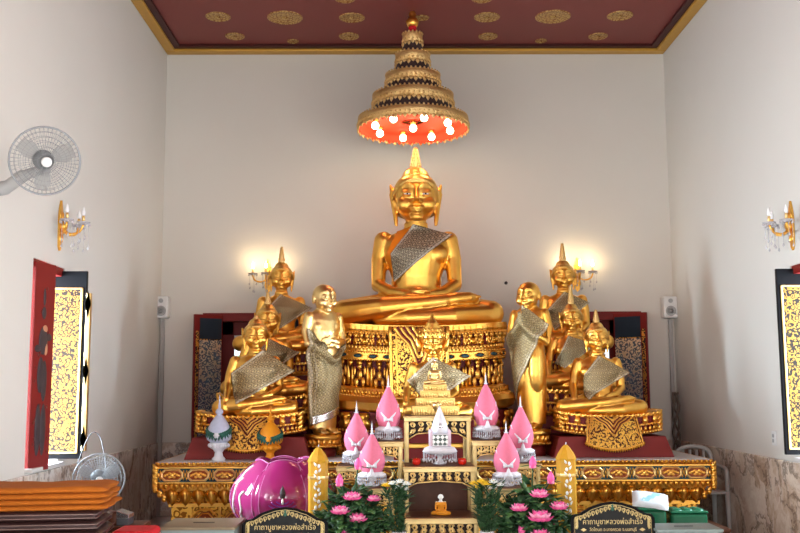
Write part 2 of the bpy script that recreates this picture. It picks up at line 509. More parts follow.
for px, py, w in [(218, 17, 26), (285, 18, 37), (352, 18, 27), (235, 36.5, 20), (349, 36.5, 21), (293, 41.5, 12), (487, 17.5, 27), (553, 17, 37), (620, 16, 27),
                  (488, 36.5, 20), (598, 36.5, 20), (541, 41, 12), (422, 18, 15), (345, -1, 22), (482, -1, 22)]:
    p = on_z(px, py, ZC + .055)
    r = w / 2 / F * p.y
    b = MB(); b.lathe([(r, .010), (r, 0), (r * .93, -.006), (r * .86, 0), (0, 0)], (0, 0, 0), 40, 0); b.lathe([(r * .2, -.001), (r * .14, -.012), (0, -.014)], (0, 0, 0), 16)
    b.build('medallion', M['medallion'], ceil, loc=p)
# marble dado
for nm, c, d, m in [('baseboard_left', (XL + .014, (YB + YF) / 2, .42), (.028, YB - YF, .84), 'marble_l'), ('baseboard_right', (XR - .014, (YB + YF) / 2, .42), (.028, YB - YF, .84), 'marble_r'),
                    ('baseboard_back', ((XL + XR) / 2, YB - .014, .42), (XR - XL - .06, .028, .84), 'marble_l')]:
    b = MB(); b.box(c, d); tag(b.build(nm, M[m], bevel=.008), kind='structure')


def leaf_slab(name, w, h, face, parent, loc, rz, back='dark_red', strip=False, edge='frame_red'):
    """a shutter leaf in x,z with its painted face to -y; the hinge is at x=0"""
    lf = MB(); lf.box((w / 2, 0, h / 2), (w, .035, h))
    o = lf.build(name, M[edge], parent, bevel=.004, loc=loc); o.rotation_euler = (0, 0, rz)
    return o


# windows in the back wall, half hidden by the statues
def back_window(n, x0, x1, z0, z1, flip):
    root = bpy.data.objects.new('window_%d' % n, None); COL.objects.link(root); root.location = ((x0 + x1) / 2, YB, z0); tag(root, kind='structure')
    w, h = x1 - x0, z1 - z0
    f = MB()
    for c, d in [((0, .0, h - .04 + .04), (w + .06, .16, .10)), ((-w / 2 + .03, .02, h / 2), (.07, .12, h)), ((w / 2 - .03, .02, h / 2), (.07, .12, h)), ((0, .02, .03), (w, .12, .06)),
                 ((-w / 2 + .18, .20, h / 2), (.24, .02, h)), ((w / 2 - .18, .20, h / 2), (.24, .02, h)), ((0, .2, h - .1), (w, .02, .2))]:
        f.box(c, d)
    f.build('window_frame', M['frame_red'], root, bevel=.006)
    s = MB(); iw = w - .56
    for c, d in [((-iw / 2, .215, h / 2 - .1), (.05, .03, h - .2)), ((iw / 2, .215, h / 2 - .1), (.05, .03, h - .2)), ((0, .215, h - .22), (iw, .03, .05)), ((0, .215, .05), (iw, .03, .05)), ((0, .215, h * .5), (.04, .03, h - .3))]:
        s.box(c, d)
    s.build('window_sash', M['white_plastic'], root, bevel=.004)
    g = MB(); g.box((0, .225, h / 2 - .1), (iw, .006, h - .2)); g.build('pane', M['glass'], root)
    for sgn in (-1, 1):
        lw = .41 if sgn > 0 else .36
        hx, hy = sgn * (w / 2 - ((.30 if flip else .20) if sgn * (-1 if not flip else 1) > 0 else .2)), -.085
        lf = leaf_slab('shutter', lw, h + .02, None, root, (hx, hy, .0), 0)
        # the leaf runs from its hinge outwards and into the room
        dirv = Vector((sgn * (.32 if flip == (sgn > 0) else .24), -.25)).normalized()
        lf.rotation_euler = (0, 0, math.atan2(dirv.y, dirv.x))
        q = MB(); yy = .0195 if sgn < 0 else -.0195   # painted side looks at the window opening
        q.box((lw * .43, yy, h * .41), (lw * .78, .006, h * .80)); q.build('painted_panel', M['shutter_blue'], lf)
        q = MB(); q.box((lw * .43, yy, h * .90), (lw * .78, .006, h * .17)); q.build('top_panel', M['navy'], lf)
        q = MB(); q.box((lw * .43, yy * 1.15, h * .812), (lw * .78, .004, .012)); q.box((lw * .90, yy, h * .45), (lw * .10, .006, h * .86)); q.build('border', M['carved_dark'], lf)
    return root


back_window(1, *BW[0], False)
back_window(2, *BW[1], True)


# side windows with lacquered shutters
def side_window(n, X, sgn):
    y0, y1, z0, z1 = SIDE[0]
    root = bpy.data.objects.new('window_%d' % n, None); COL.objects.link(root); root.location = (X, (y0 + y1) / 2, z0); tag(root, kind='structure')
    h, w = z1 - z0, y1 - y0
    f = MB()
    f.box((sgn * .13, 0, h - .035), (.24, w, .07)); f.box((sgn * .22, -w / 2 + .02, h / 2), (.10, .04, h)); f.box((sgn * .22, w / 2 - .02, h / 2), (.10, .04, h))
    f.build('window_frame', M['frame_red'], root, bevel=.006)
    s = MB(); s.box((sgn * .12, 0, .012), (.36, w, .03)); s.build('window_sill', M['white_stone'], root, bevel=.004)
    # far leaf stands into the room, gold lacquer towards the door
    lw = .36; lh = h - .075
    lf = leaf_slab('shutter', lw, lh, None, root, (sgn * (.16 if sgn < 0 else .225), w / 2 - .02, .05), 0 if sgn < 0 else PI, edge='black')
    lf.rotation_euler = (0, 0, 0 if sgn < 0 else PI)
    yy = -.0195 if sgn < 0 else .0195
    q = MB(); q.box((lw / 2, yy, lh * .468), (lw * .78, .005, lh * .87)); q.build('lacquer_panel', M['lacquer'], lf)
    q = MB(); t = .016
    for c, d in [((lw * .10, yy, lh * .468), (t, .012, lh * .88)), ((lw * .90, yy, lh * .468), (t, .012, lh * .88)), ((lw / 2, yy, lh * .905), (lw * .82, .012, t)), ((lw / 2, yy, lh * .032), (lw * .82, .012, t))]:
        q.box(c, d)
    q.build('gilt_border', M['gold_pale'], lf, bevel=.003)
    q = MB(); q.box((lw + .018, 0, lh * .46), (.035, .05, lh * .84))
    for k in range(3 if sgn < 0 else 0):
        zc = lh * (.1 + .36 * k)
        q.rings([[(lw + .018 + a * .03 * s_, -.028 + .056 * e, zc + b_ * s_) for e in (0,) for a, b_ in ((-1, 0), (0, -.13), (1, 0), (0, .13))] for s_ in (1, .3)], 0, False, Matrix.Identity(4))
    if sgn < 0: q.build('gilt_stile', M['gold_pale'], lf, bevel=.004)
    # near leaf: dark red, painted with a standing guardian, seen nearly edge on
    nl = leaf_slab('shutter', .275, lh + .05, None, root, (0, -w / 2 + .025, .0), 0)
    a = math.atan2(.30, -sgn * .065)
    nl.rotation_euler = (0, 0, a)
    yy = -.0195 if sgn < 0 else .0195
    q = MB(); th = .006
    def blob(cx, cz, rx, rz): q.ell((cx, yy, cz), (rx, th, rz), 0, None, 14, 8)
    blob(.13, lh * .78, .03, .05); blob(.13, lh * .86, .017, .07); blob(.13, lh * .64, .06, .11); blob(.11, lh * .47, .045, .14); blob(.16, lh * .44, .04, .16); blob(.10, lh * .2, .04, .2); blob(.17, lh * .2, .04, .2)
    blob(.20, lh * .66, .045, .03); blob(.06, lh * .6, .04, .03)
    q.build('guardian_figure', M['guardian'], nl)
    q = MB(); blob(.15, lh * .70, .035, .03); blob(.17, lh * .60, .025, .05); q.build('painted_face_and_hand', M['painted_skin'], nl)
    q = MB()
    for k in range(26):
        cx, cz = .03 + .21 * random.random(), lh * (.05 + .9 * random.random())
        q.ell((cx, yy, cz), (.010, .004, .016), 0, None, 8, 6)
    q.build('painted_sprigs', M['dark_red'], nl)
    return root


side_window(3, XL, -1)
side_window(4, XR, 1)


# garden seen through the back windows
def hedge(x, label):
    b = MB(); rnd = random.Random(int(x * 10))
    b.ell((0, 0, .9), (.9, .3, 1.0), 1, None, 20, 12)
    for k in range(900):
        a, t = rnd.random() * 2 * PI, math.acos(1 - 2 * rnd.random())
        n = Vector((math.sin(t) * math.cos(a), math.sin(t) * math.sin(a), math.cos(t)))
        p = Vector((n.x * .95, n.y * .36, .9 + n.z * 1.05)) * (1 + .06 * rnd.random())
        up = Vector((rnd.uniform(-1, 1), rnd.uniform(-1, 1), rnd.uniform(-.2, 1)))
        if up.cross(n).length < .1: continue
        b.petal(p, n, up, .07, .12, .01, 0)
    o = b.build('hedge', [M['screen_grn'], M['leaf']]); o.location = (x, 12.5, -.12)
    return tag(o, label, 'hedge')


hedge(-1.55, 'leafy green hedge outside the left back window')
hedge(2.3, 'leafy green hedge outside the right back window')
gb = MB(); gb.box((.3, 13.6, -.15), (9, 3.9, .1)); tag(gb.build('ground', M['marble_f']), kind='structure')

# ------------------------------------------------------------------ light
w = bpy.data.worlds.new('sky'); SC.world = w; w.use_nodes = True
w.node_tree.nodes['Background'].inputs[0].default_value = (.80, .90, 1.0, 1)
w.node_tree.nodes['Background'].inputs[1].default_value = 2.2


def area(name, loc, rot, sx, sy, power, col=(1, 1, 1)):
    l = bpy.data.lights.new(name, 'AREA'); l.shape = 'RECTANGLE'; l.size = sx; l.size_y = sy; l.energy = power; l.color = col
    o = bpy.data.objects.new(name, l); COL.objects.link(o); o.location = loc; o.rotation_euler = rot
    return o


DAY = (.92, .96, 1.0)
FAR = (.70, .86, 1.0)
for (y0, y1, z0, z1), pl, pr in ((SIDE[0], 1300, 620), (SIDE[1], 75, 85), (SIDE[2], 260, 290)):
    far = y0 > 6
    off = 1.5 if far else .34; gw = .9 if far else 0; yc = (y0 + y1) / 2 + (-.05 if far else 0); c = FAR if far else DAY
    area('daylight', (XL - off, yc, (z0 + z1) / 2 + gw * .2), (0, -PI / 2, 0), z1 - z0 + gw, y1 - y0 + gw, pl, c)
    area('daylight', (XR + off, yc, (z0 + z1) / 2 + gw * .2), (0, PI / 2, 0), z1 - z0 + gw, y1 - y0 + gw, pr, c)
area('daylight', (.3, YF - .34, 1.6), (-PI / 2 + PI, 0, 0), 2.7, 3.0, 120, (1, .97, .93))


def point(loc, power, col, r=.03):
    l = bpy.data.lights.new('lamp_glow', 'POINT'); l.energy = power; l.color = col; l.shadow_soft_size = r
    o = bpy.data.objects.new('lamp_glow', l); COL.objects.link(o); o.location = loc
    return o


SC.view_settings.view_transform = 'Standard'
SC.view_settings.look = 'None'
SC.view_settings.gamma = 1
SC.view_settings.use_curve_mapping = False
SC.view_settings.exposure = 0.4
SC.cycles.use_denoising = True
SC.cycles.max_bounces = 8
SC.cycles.sample_clamp_indirect = 6
SC.cycles.caustics_reflective = False
SC.cycles.caustics_refractive = False
# ------------------------------------------------------------------ statues
def remeshed(mb, vox, smooth=4):
    """union of overlapping limbs -> one continuous skin"""
    o = mb.build('tmp', M['gold'])
    r = o.modifiers.new('r', 'REMESH'); r.mode = 'VOXEL'; r.voxel_size = vox; r.use_smooth_shade = True
    s = o.modifiers.new('s', 'SMOOTH'); s.factor = .5; s.iterations = smooth
    dg = bpy.context.evaluated_depsgraph_get(); dg.update()
    me = bpy.data.meshes.new_from_object(o.evaluated_get(dg))
    bpy.data.objects.remove(o)
    for p in me.polygons: p.use_smooth = True
    return me


def bvh_of(me):
    return BVHTree.FromPolygons([v.co.copy() for v in me.vertices], [tuple(p.vertices) for p in me.polygons])


def obj_of(name, me, mats, parent):
    me.materials.clear()
    for m in (mats if isinstance(mats, (list, tuple)) else [mats]): me.materials.append(m)
    o = bpy.data.objects.new(name, me); COL.objects.link(o); o.parent = parent
    return o


def drape(bvh, quad, nu, nv, off=.012, thick=.008, relax=6, ymax=.25, bow=0.0, edge_lift=0.0):
    """cloth laid on a body: quad gives four (x,z) corners, seen from the front; the cloth falls back onto the body and bridges hollows"""
    g = []
    A, B, C, D = [Vector((q[0], q[1])) for q in quad]
    hit = [[None] * (nu + 1) for _ in range(nv + 1)]
    for j in range(nv + 1):
        row = []
        for i in range(nu + 1):
            u, v = i / nu, j / nv
            p = A.lerp(B, u).lerp(D.lerp(C, u), v)
            p = p + Vector((0, -bow * math.sin(PI * u)))
            h = bvh.ray_cast(Vector((p.x, -3, p.y)), Vector((0, 1, 0)))[0]
            y = h.y - off if h is not None else None
            hit[j][i] = y
            row.append([p.x, y, p.y])
        g.append(row)
    known = [r[1] for row in g for r in row if r[1] is not None]
    mx = min(max(known), ymax)
    for row in g:
        for r in row:
            if r[1] is None: r[1] = mx
            r[1] = min(r[1], mx)
    for _ in range(relax):
        n = [[r[1] for r in row] for row in g]
        for j in range(nv + 1):
            for i in range(nu + 1):
                s, c = 0, 0
                for dj, di in ((0, 1), (0, -1), (1, 0), (-1, 0)):
                    if 0 <= j + dj <= nv and 0 <= i + di <= nu: s += n[j + dj][i + di]; c += 1
                y = n[j][i] * .3 + s / c * .7
                if hit[j][i] is not None: y = min(y, hit[j][i])
                g[j][i][1] = y
    mb = MB(); W1 = nu + 1
    front = [tuple(r) for row in g for r in row]
    back = [(r[0], r[1] + thick, r[2]) for row in g for r in row]
    n0 = len(front); fs = []
    for j in range(nv):
        for i in range(nu):
            a = j * W1 + i
            fs.append((a, a + 1, a + W1 + 1, a + W1)); fs.append((n0 + a, n0 + a + W1, n0 + a + W1 + 1, n0 + a + 1))
    rim = [j * W1 for j in range(nv + 1)] + [nv * W1 + i for i in range(1, W1)] + [j * W1 + nu for j in range(nv - 1, -1, -1)] + [i for i in range(nu - 1, 0, -1)]
    for k in range(len(rim)):
        a, b_ = rim[k], rim[(k + 1) % len(rim)]
        fs.append((a, b_, n0 + b_, n0 + a))
    mb.add(front + back, fs)
    uv = [(i / nu, j / nv) for j in range(nv + 1) for i in range(nu + 1)] * 2
    return mb, uv


def build_uv(mb, uv, name, mat, parent, aspect=1.0):
    o = mb.build(name, mat, parent)
    l = o.data.uv_layers.new(name='UVMap')
    for p in o.data.polygons:
        for li in p.loop_indices:
            q = uv[o.data.loops[li].vertex_index]
            l.data[li].uv = (q[0] * aspect, q[1])
    # consistent outside normals
    import bmesh
    b = bmesh.new(); b.from_mesh(o.data); bmesh.ops.recalc_face_normals(b, faces=b.faces); b.to_mesh(o.data); b.free()
    return o


HX, HY, HZ, HC = 1.22, 1.12, 1.03, .795     # head broader than deep, centre height


def head_parts(b, c, s=1.0, long_ears=True, bald=False):
    """head with features, c = centre of skull, s = scale; face to -y"""
    def E(x, y, z, rx, ry, rz, rot=None): b.ell((c[0] + x * s * HX, c[1] + y * s * HY, c[2] + z * s * HZ), (rx * s * HX, ry * s * HY, rz * s * HZ), 0, None, 20, 14, rot)
    def Tb(pts, r): b.tube([(c[0] + x * s * HX, c[1] + y * s * HY, c[2] + z * s * HZ) for x, y, z in pts], [q * s for q in r] if hasattr(r, '__len__') else r * s, 8)
    E(0, 0, .02, .100, .112, .105)          # skull
    E(0, -.018, -.045, .082, .090, .085)    # jaw
    E(0, -.085, -.112, .030, .026, .024)    # chin
    E(-.05, -.070, -.045, .036, .035, .042); E(.05, -.070, -.045, .036, .035, .042)   # cheeks
    # nose
    Tb([(0, -.104, .032), (0, -.118, .0), (0, -.134, -.034)], [.011, .0125, .017])
    E(-.014, -.112, -.038, .012, .014, .010); E(.014, -.112, -.038, .012, .014, .010)
    for sg in (-1, 1):
        Tb([(sg * .010, -.108, .040), (sg * .026, -.109, .056), (sg * .050, -.098, .057), (sg * .076, -.072, .036)], [.0045, .006, .006, .004])   # brows
        E(sg * .040, -.094, .012, .026, .013, .0125)                                                                                            # eyelids
        Tb([(sg * .018, -.104, .004), (sg * .040, -.107, -.002), (sg * .063, -.090, .004)], .0045)
    Tb([(-.034, -.100, -.070), (-.014, -.113, -.066), (0, -.115, -.069), (.014, -.113, -.066), (.034, -.100, -.070)], [.005, .009, .008, .009, .005])
    Tb([(-.026, -.100, -.083), (0, -.113, -.085), (.026, -.100, -.083)], [.005, .010, .005])
    for sg in (-1, 1):
        if long_ears:
            Tb([(sg * .101, .010, .055), (sg * .102, .004, .02), (sg * .095, -.002, -.05), (sg * .088, -.012, -.12), (sg * .086, -.016, -.150)], [.014, .020, .016, .013, .009])
            E(sg * .106, .012, .040, .009, .026, .040, (0, sg * .2, 0))
        else:
            E(sg * .100, .010, -.01, .012, .028, .045)


def torso_rings(sect, n=28):
    """sect: (z, half width, half depth, y centre)"""
    return [[(w * math.cos(2 * PI * j / n), yc + d * math.sin(2 * PI * j / n), z) for j in range(n)] for z, w, d, yc in sect]


def seated_body(pose, kw=1.0):
    b = MB()
    b.rings(torso_rings([(.03, .20, .15, 0), (.10, .215, .155, 0), (.17, .185, .135, 0), (.25, .152, .112, 0), (.31, .150, .108, -.005), (.40, .180, .118, -.012), (.47, .203, .118, -.012),
                         (.53, .205, .100, 0), (.565, .170, .082, .006), (.592, .105, .066, .006), (.612, .068, .058, .004), (.66, .062, .056, 0), (.70, .062, .056, 0)]))
    b.ell((-.095, -.070, .445), (.096, .048, .065)); b.ell((.095, -.070, .445), (.096, .048, .065))
    for z in (.618, .636): b.tube([(.068 * math.cos(a), -.004 + .062 * math.sin(a), z) for a in [2 * PI * k / 20 for k in range(20)]], .006, 6, closed=True)
    k = kw
    # legs: right shin (viewer left) lies over the left one
    b.chain([(.12 * k, -.02, .110), (.30 * k, -.12, .090), (.425 * k, -.175, .080)], [.112, .094, .079])
    b.chain([(-.12 * k, -.02, .115), (-.30 * k, -.12, .096), (-.425 * k, -.175, .084)], [.112, .096, .083])
    b.chain([(.42 * k, -.19, .068), (.20 * k, -.285, .058), (-.05 * k, -.30, .050), (-.22 * k, -.255, .046)], [.068, .062, .050, .040])
    b.chain([(-.42 * k, -.19, .084), (-.20 * k, -.275, .110), (.06 * k, -.285, .136), (.15 * k, -.27, .146)], [.079, .066, .048, .040])
    b.tube([(.14 * k, -.265, .148), (.22 * k, -.255, .160), (.30 * k, -.235, .168), (.345 * k, -.215, .168)], [.036, .040, .036, .022], 12)
    b.ell((0, -.12, .07), (.26 * k, .20, .07))
    for q in range(5): b.ell(((.335 + .012 * (q == 0)) * k, -.245 + q * .016, .175 - .006 * q), (.024, .009, .010))
    # robe hem fan between the ankles
    b.ell((0.02, -.305, .035), (.10, .03, .03))
    # right arm = viewer left
    if pose == 'meditation':
        b.chain([(-.195, .005, .535), (-.222, -.005, .42), (-.228, -.035, .265), (-.15, -.15, .205), (-.055, -.225, .190)], [.060, .050, .044, .040, .030])
        b.chain([(.195, .005, .535), (.222, -.005, .42), (.228, -.035, .265), (.15, -.15, .200), (.055, -.225, .182)], [.060, .050, .044, .040, .030])
        b.ell((-.005, -.245, .180), (.062, .036, .016)); b.ell((.0, -.250, .200), (.062, .034, .015))
        for q in range(4):
            b.tube([(-.035, -.262 + .016 * q - .012, .205), (.03, -.268 + .016 * q - .012, .207), (.075, -.258 + .016 * q - .012, .203)], [.011, .010, .007], 8)
            b.tube([(.035, -.262 + .016 * q - .01, .184), (-.03, -.27 + .016 * q - .01, .184), (-.075, -.26 + .016 * q - .01, .182)], [.011, .010, .007], 8)
        for sg in (-1, 1): b.tube([(sg * .03, -.262, .210), (sg * .018, -.272, .222), (sg * .004, -.272, .226)], [.010, .009, .007], 8)
    else:
        b.chain([(-.195, .005, .535), (-.240, -.01, .42), (-.268, -.045, .305), (-.278, -.15, .215), (-.285, -.215, .180)], [.060, .049, .043, .035, .028])
        b.ell((-.288, -.245, .150), (.036, .028, .045), 0, None, 14, 10, (.5, 0, 0))
        for q in range(4):
            x = -.316 + .019 * q
            b.tube([(x, -.262, .150), (x - .002, -.286, .110), (x, -.288, .060 - .008 * (q in (1, 2)))], [.0105, .010, .007], 8)
        b.tube([(-.258, -.240, .165), (-.238, -.262, .140), (-.232, -.268, .115)], [.011, .010, .007], 8)
        b.chain([(.195, .005, .535), (.228, -.005, .42), (.232, -.035, .270), (.14, -.16, .205), (.04, -.225, .186)], [.060, .050, .044, .038, .029])
        b.ell((-.025, -.245, .182), (.060, .036, .016))
        for q in range(4): b.tube([(-.055, -.262 + .016 * q - .01, .185), (-.11, -.27 + .016 * q - .01, .185), (-.150, -.258 + .016 * q - .01, .180)], [.011, .010, .007], 8)
        b.tube([(-.005, -.262, .196), (-.04, -.272, .206), (-.065, -.270, .206)], [.011, .010, .007], 8)
    return b


def seated_mesh(pose, kw, vox, hs=1.0):
    b = seated_body(pose, kw)
    head_parts(b, (0, -.005, HC), hs)
    # hair mass and ushnisha underneath the curls
    return remeshed(b, vox)


def hair_mesh(hs=1.0, crown=False):
    """curled hair cap with raised crown of the head"""
    b = MB()
    c = Vector((0, -.005, HC)); s = hs
    prof = []
    rs = []
    n = 36
    for i in range(15):
        t = i / 14
        ring = []
        for j in range(n):
            a = 2 * PI * j / n
            fr = max(0, -math.sin(a))           # towards the face
            bk = max(0, math.sin(a))
            z0 = .078 * fr ** .7 - .045 * (1 - fr) - .05 * bk + .012 * abs(math.cos(a)) ** 2 * 0
            zt = .118
            z = z0 + (zt - z0) * math.sin(t * PI / 2)
            rr = math.cos(t * PI / 2) ** .60
            ring.append(c + Vector((.1065 * HX * s * rr * math.cos(a), (.1175 * rr * math.sin(a) + .004) * s * HY, z * s * HZ)))
        rs.append(ring)
    b.rings(rs, 0, True, None, True, True)
    b.lathe([(.092, .070), (.078, .094), (.069, .116), (.060, .138), (.044, .158), (.022, .170), (0, .173)], c, 28, 0, sx=s * 1.12, sy=s)
    for q in range(len(b.v) - 28 * 7, len(b.v)): b.v[q].z = c.z + (b.v[q].z - c.z) * s
    return b


def flame_finial(mat, parent, c, h=.15, r=.032, name='flame_finial'):
    b = MB()
    b.lathe([(r, 0), (r * 1.1, .06 * h), (r * .8, .16 * h), (r * .85, .3 * h), (r * .55, .5 * h), (r * .3, .75 * h), (r * .1, .95 * h), (0, h)], c, 16)
    for k in range(6):
        z = c[2] + h * (.06 + .13 * k); rr = r * (1.0 - .15 * k)
        for j in range(8):
            a = 2 * PI * (j + .5 * (k % 2)) / 8
            b.petal((c[0] + rr * .8 * math.cos(a), c[1] + rr * .8 * math.sin(a), z), (math.cos(a), math.sin(a), 0), (0, 0, 1), r * .75, h * .22, r * .3, 0, .12)
    return b.build(name, mat, parent)


MESH = {}
MESH['big'] = seated_mesh('meditation', 1.0, .0065, 1.13)
MESH['touch'] = seated_mesh('touch', .92, .008)
MESH['touchnarrow'] = seated_mesh('touch', .80, .008)
MESH['touchbig'] = seated_mesh('touch', 1.0, .008)
MESH['medit'] = seated_mesh('meditation', .98, .008)


def buddha(name, label, cat, loc, K, mesh, rz=0, sash=None, mat='gold', orange=False, hs=1.0, finial=.15, fm=None, hm='hair', group=None, eyes=False):
    t = thing(name, label, cat, loc, rz, group, K)
    me = MESH[mesh].copy()
    body = obj_of('body', me, M[mat], t)
    hb = hair_mesh(hs); hb.build('hair', M[hm], t)
    flame_finial(M[fm or 'gold_pale'], t, (0, -.005, HC + .155 * hs), finial, .032)
    bv = bvh_of(me)
    if orange:
        mb, uv = drape(bv, orange, 14, 22, .006, .006, 6); build_uv(mb, uv, 'under_robe', M['orange_silk'], t)
    if sash:
        quad, mname, asp = sash
        mb, uv = drape(bv, quad, 36, 24, .022, .009, 10)
        build_uv(mb, uv, 'sash', M[mname], t, asp)
    if eyes:
        for sg in (-1, 1):
            e = MB(); e.ell((sg * .048 * hs, -.005 - .1195 * hs, HC + .002), (.022, .007, .0055), 0, None, 12, 8); e.ell((sg * .048 * hs, -.005 - .1195 * hs - .006, HC + .002), (.006, .003, .0052), 1, None, 10, 6)
            e.build('eye', [M['white_plastic'], M['black']], t)
    return t


# the principal image: knees span 167 px at its depth
YM = 10.2
p0 = at(417.5, 328, YM - .3); KM = 1.80
main = buddha('buddha_statue', 'largest gold seated Buddha, both hands in lap, on high carved throne under the tiered umbrella', 'statue', (p0.x, YM, p0.z), KM, 'big', hs=1.13,
              sash=([(-.02, .625), (.215, .565), (-.135, .278), (-.155, .44)], 'sash_grey', 1.0),
              orange=[(-.115, .59), (-.02, .62), (-.15, .36), (-.19, .42)], eyes=True)

SE = [(-.06, .60), (.275, .50), (-.135, .245), (-.215, .335)]      # quad for the smaller statues


def spot(px, py, Y): q = at(px, py, Y); return (q.x, Y, q.z)


FL, FR = at(253, 416, 9.21), at(601, 415, 9.21)
fl_ = buddha('buddha_statue', 'gold seated Buddha touching its knee, nearest on the left, above the red plinth', 'statue', (FL.x, 9.31, FL.z), .975, 'touchnarrow', .20,
             ([(.07, .65), (.40, .44), (-.20, .12), (-.24, .42)], 'sash', 1.0), finial=.05)
fr_ = buddha('buddha_statue', 'gold seated Buddha touching its knee, nearest on the right, above the red plinth', 'statue', (FR.x, 9.31, FR.z), .935, 'touch', -.02,
             ([(.0, .61), (.33, .43), (-.16, .16), (-.16, .42)], 'sash', 1.0))
ML, MR = at(266, 396, 9.95), at(574, 390, 9.95)
ml_ = buddha('buddha_statue', 'gold seated Buddha behind the nearest left one, middle of the left row of three', 'statue', (ML.x, 10.0, ML.z), 1.0, 'touch', .12,
             ([(.0, .60), (.34, .45), (-.02, .20), (-.18, .36)], 'sash', 1.0))
mr_ = buddha('buddha_statue', 'gold seated Buddha with tall tiered finial, middle of the right row of three', 'statue', (MR.x, 10.0, MR.z), .94, 'touch', -.06,
             ([(-.05, .60), (.26, .5), (-.10, .24), (-.2, .30)], 'sash', 1.0), finial=.23)
BL, BR = at(280, 352, 10.45), at(566, 350, 10.45)
bl_ = buddha('buddha_statue', 'gold seated Buddha by the lit wall lamp, rearmost and highest of the left three', 'statue', (BL.x, 10.52, BL.z), 1.04, 'medit', .10,
             ([(-.01, .61), (.33, .47), (-.01, .24), (-.2, .40)], 'sash', 1.0), finial=.19)
br_ = buddha('buddha_statue', 'gold seated Buddha by the lit wall lamp, rearmost and highest of the right three', 'statue', (BR.x, 10.52, BR.z), 1.04, 'medit', -.06,
             ([(.0, .62), (.27, .50), (-.13, .2), (-.19, .42)], 'sash', 1.0), finial=.21)


# standing disciples
def monk_mesh(side):
    b = MB()
    b.rings(torso_rings([(.035, .105, .085, .01), (.08, .110, .088, .01), (.25, .118, .095, .01), (.42, .122, .098, .005), (.52, .115, .092, 0), (.60, .112, .088, 0), (.68, .122, .085, -.005),
                         (.755, .132, .078, 0), (.80, .118, .064, .004), (.825, .075, .050, .002), (.845, .046, .042, 0), (.88, .042, .040, -.003)], 26))
    for sg in (-1, 1):
        b.ell((sg * .050, -.055, .018), (.036, .082, .022)); b.chain([(sg * .05, .0, .03), (sg * .052, -.005, .08)], [.036, .042])
        for q in range(5): b.ell((sg * .05 + (q - 2) * .014, -.135 + abs(q - 2) * .006, .014), (.008, .016, .009))
        b.ell((sg * .052, -.046, .71), (.058, .030, .045))
        b.ell((sg * .06, -.02, .42), (.07, .09, .20))
    if side == 'left':   # forearms crossed on the belly
        b.chain([(-.125, 0, .775), (-.152, .0, .68), (-.150, -.03, .60), (-.05, -.115, .575), (.03, -.118, .59)], [.040, .034, .030, .026, .020])
        b.chain([(.125, 0, .775), (.152, .0, .68), (.150, -.03, .60), (.05, -.12, .605), (-.02, -.128, .62)], [.040, .034, .030, .026, .020])
        for q in range(4):
            b.tube([(.03, -.130, .605 - .013 * q), (.065, -.128, .607 - .013 * q), (.085, -.110, .604 - .013 * q)], [.009, .008, .006], 8)
            b.tube([(-.02, -.138, .636 - .013 * q), (-.055, -.136, .632 - .013 * q), (-.08, -.116, .626 - .013 * q)], [.009, .008, .006], 8)
        b.tube([(.02, -.132, .612), (.035, -.14, .628)], [.009, .006], 8); b.tube([(-.015, -.138, .640), (-.03, -.142, .652)], [.009, .006], 8)
    else:                # palms joined before the chest, mostly under the cloth
        b.chain([(-.125, 0, .775), (-.155, .0, .68), (-.150, -.04, .60), (-.07, -.13, .655), (-.02, -.155, .70)], [.040, .034, .030, .025, .019])
        b.chain([(.125, 0, .775), (.155, .0, .68), (.150, -.03, .585), (.08, -.12, .63), (.02, -.155, .69)], [.040, .034, .030, .025, .019])
        for sg in (-1, 1):
            b.ell((sg * .010, -.165, .72), (.010, .024, .035))
            for q in range(4): b.tube([(sg * .009, -.180 + .012 * q, .735), (sg * .008, -.185 + .012 * q, .79 - .006 * abs(q - 1))], [.0075, .005], 8)
            b.tube([(sg * .010, -.150, .72), (sg * .008, -.142, .75)], [.0075, .005], 8)
    head_parts(b, (0, -.012, .905), .74, False)
    b.ell((0, .0, .925), (.086, .09, .078))
    return remeshed(b, .006, 3)


def monk(label, loc, H, side, rz):
    t = thing('disciple_statue', label, 'statue', loc, rz, None, H)
    t.scale = (H * .88, H * .92, H)
    me = monk_mesh(side)
    obj_of('body', me, M['gold_pale'] if side == 'left' else M['gold'], t)
    bv = bvh_of(me)
    if side == 'left':
        mb, uv = drape(bv, [(-.165, .70), (.155, .66), (.105, .135), (-.115, .06)], 30, 44, .014, .008, 8, .02, .0)
        # scoop the upper hem into a V
        for i, v in enumerate(mb.v):
            u, q = uv[i]
            if q < .5: v.z -= (1 - q * 2) * .165 * (1 - abs(u * 2 - 1.15) ** 1.2) if abs(u * 2 - 1.15) < 1 else 0
        for v in mb.v:
            h = bv.ray_cast(Vector((v.x, -3, v.z)), Vector((0, 1, 0)))[0]
            if h is not None and v.y > h.y - .010: v.y = h.y - .012
        build_uv(mb, uv, 'robe_cloth', M['sash_fine'], t, 1.0)
        mb, uv = drape(bv, [(-.118, .115), (.108, .185), (.106, .135), (-.116, .06)], 20, 6, .026, .006, 6, .02)
        build_uv(mb, uv, 'silver_hem', M['silver'], t)
    else:
        mb, uv = drape(bv, [(-.01, .835), (.175, .70), (-.125, .19), (-.185, .60)], 30, 44, .014, .008, 10, .03)
        build_uv(mb, uv, 'shoulder_cloth', M['sash_fine'], t, 1.0)
    for sg in (-1, 1):
        b = MB(); b.ell((sg * .040 * .74 * HX, -.012 - .107 * .74 * HY, .905 + .005), (.012, .004, .003), 0, None, 10, 6); b.build('eye', M['black'], t)
    return t


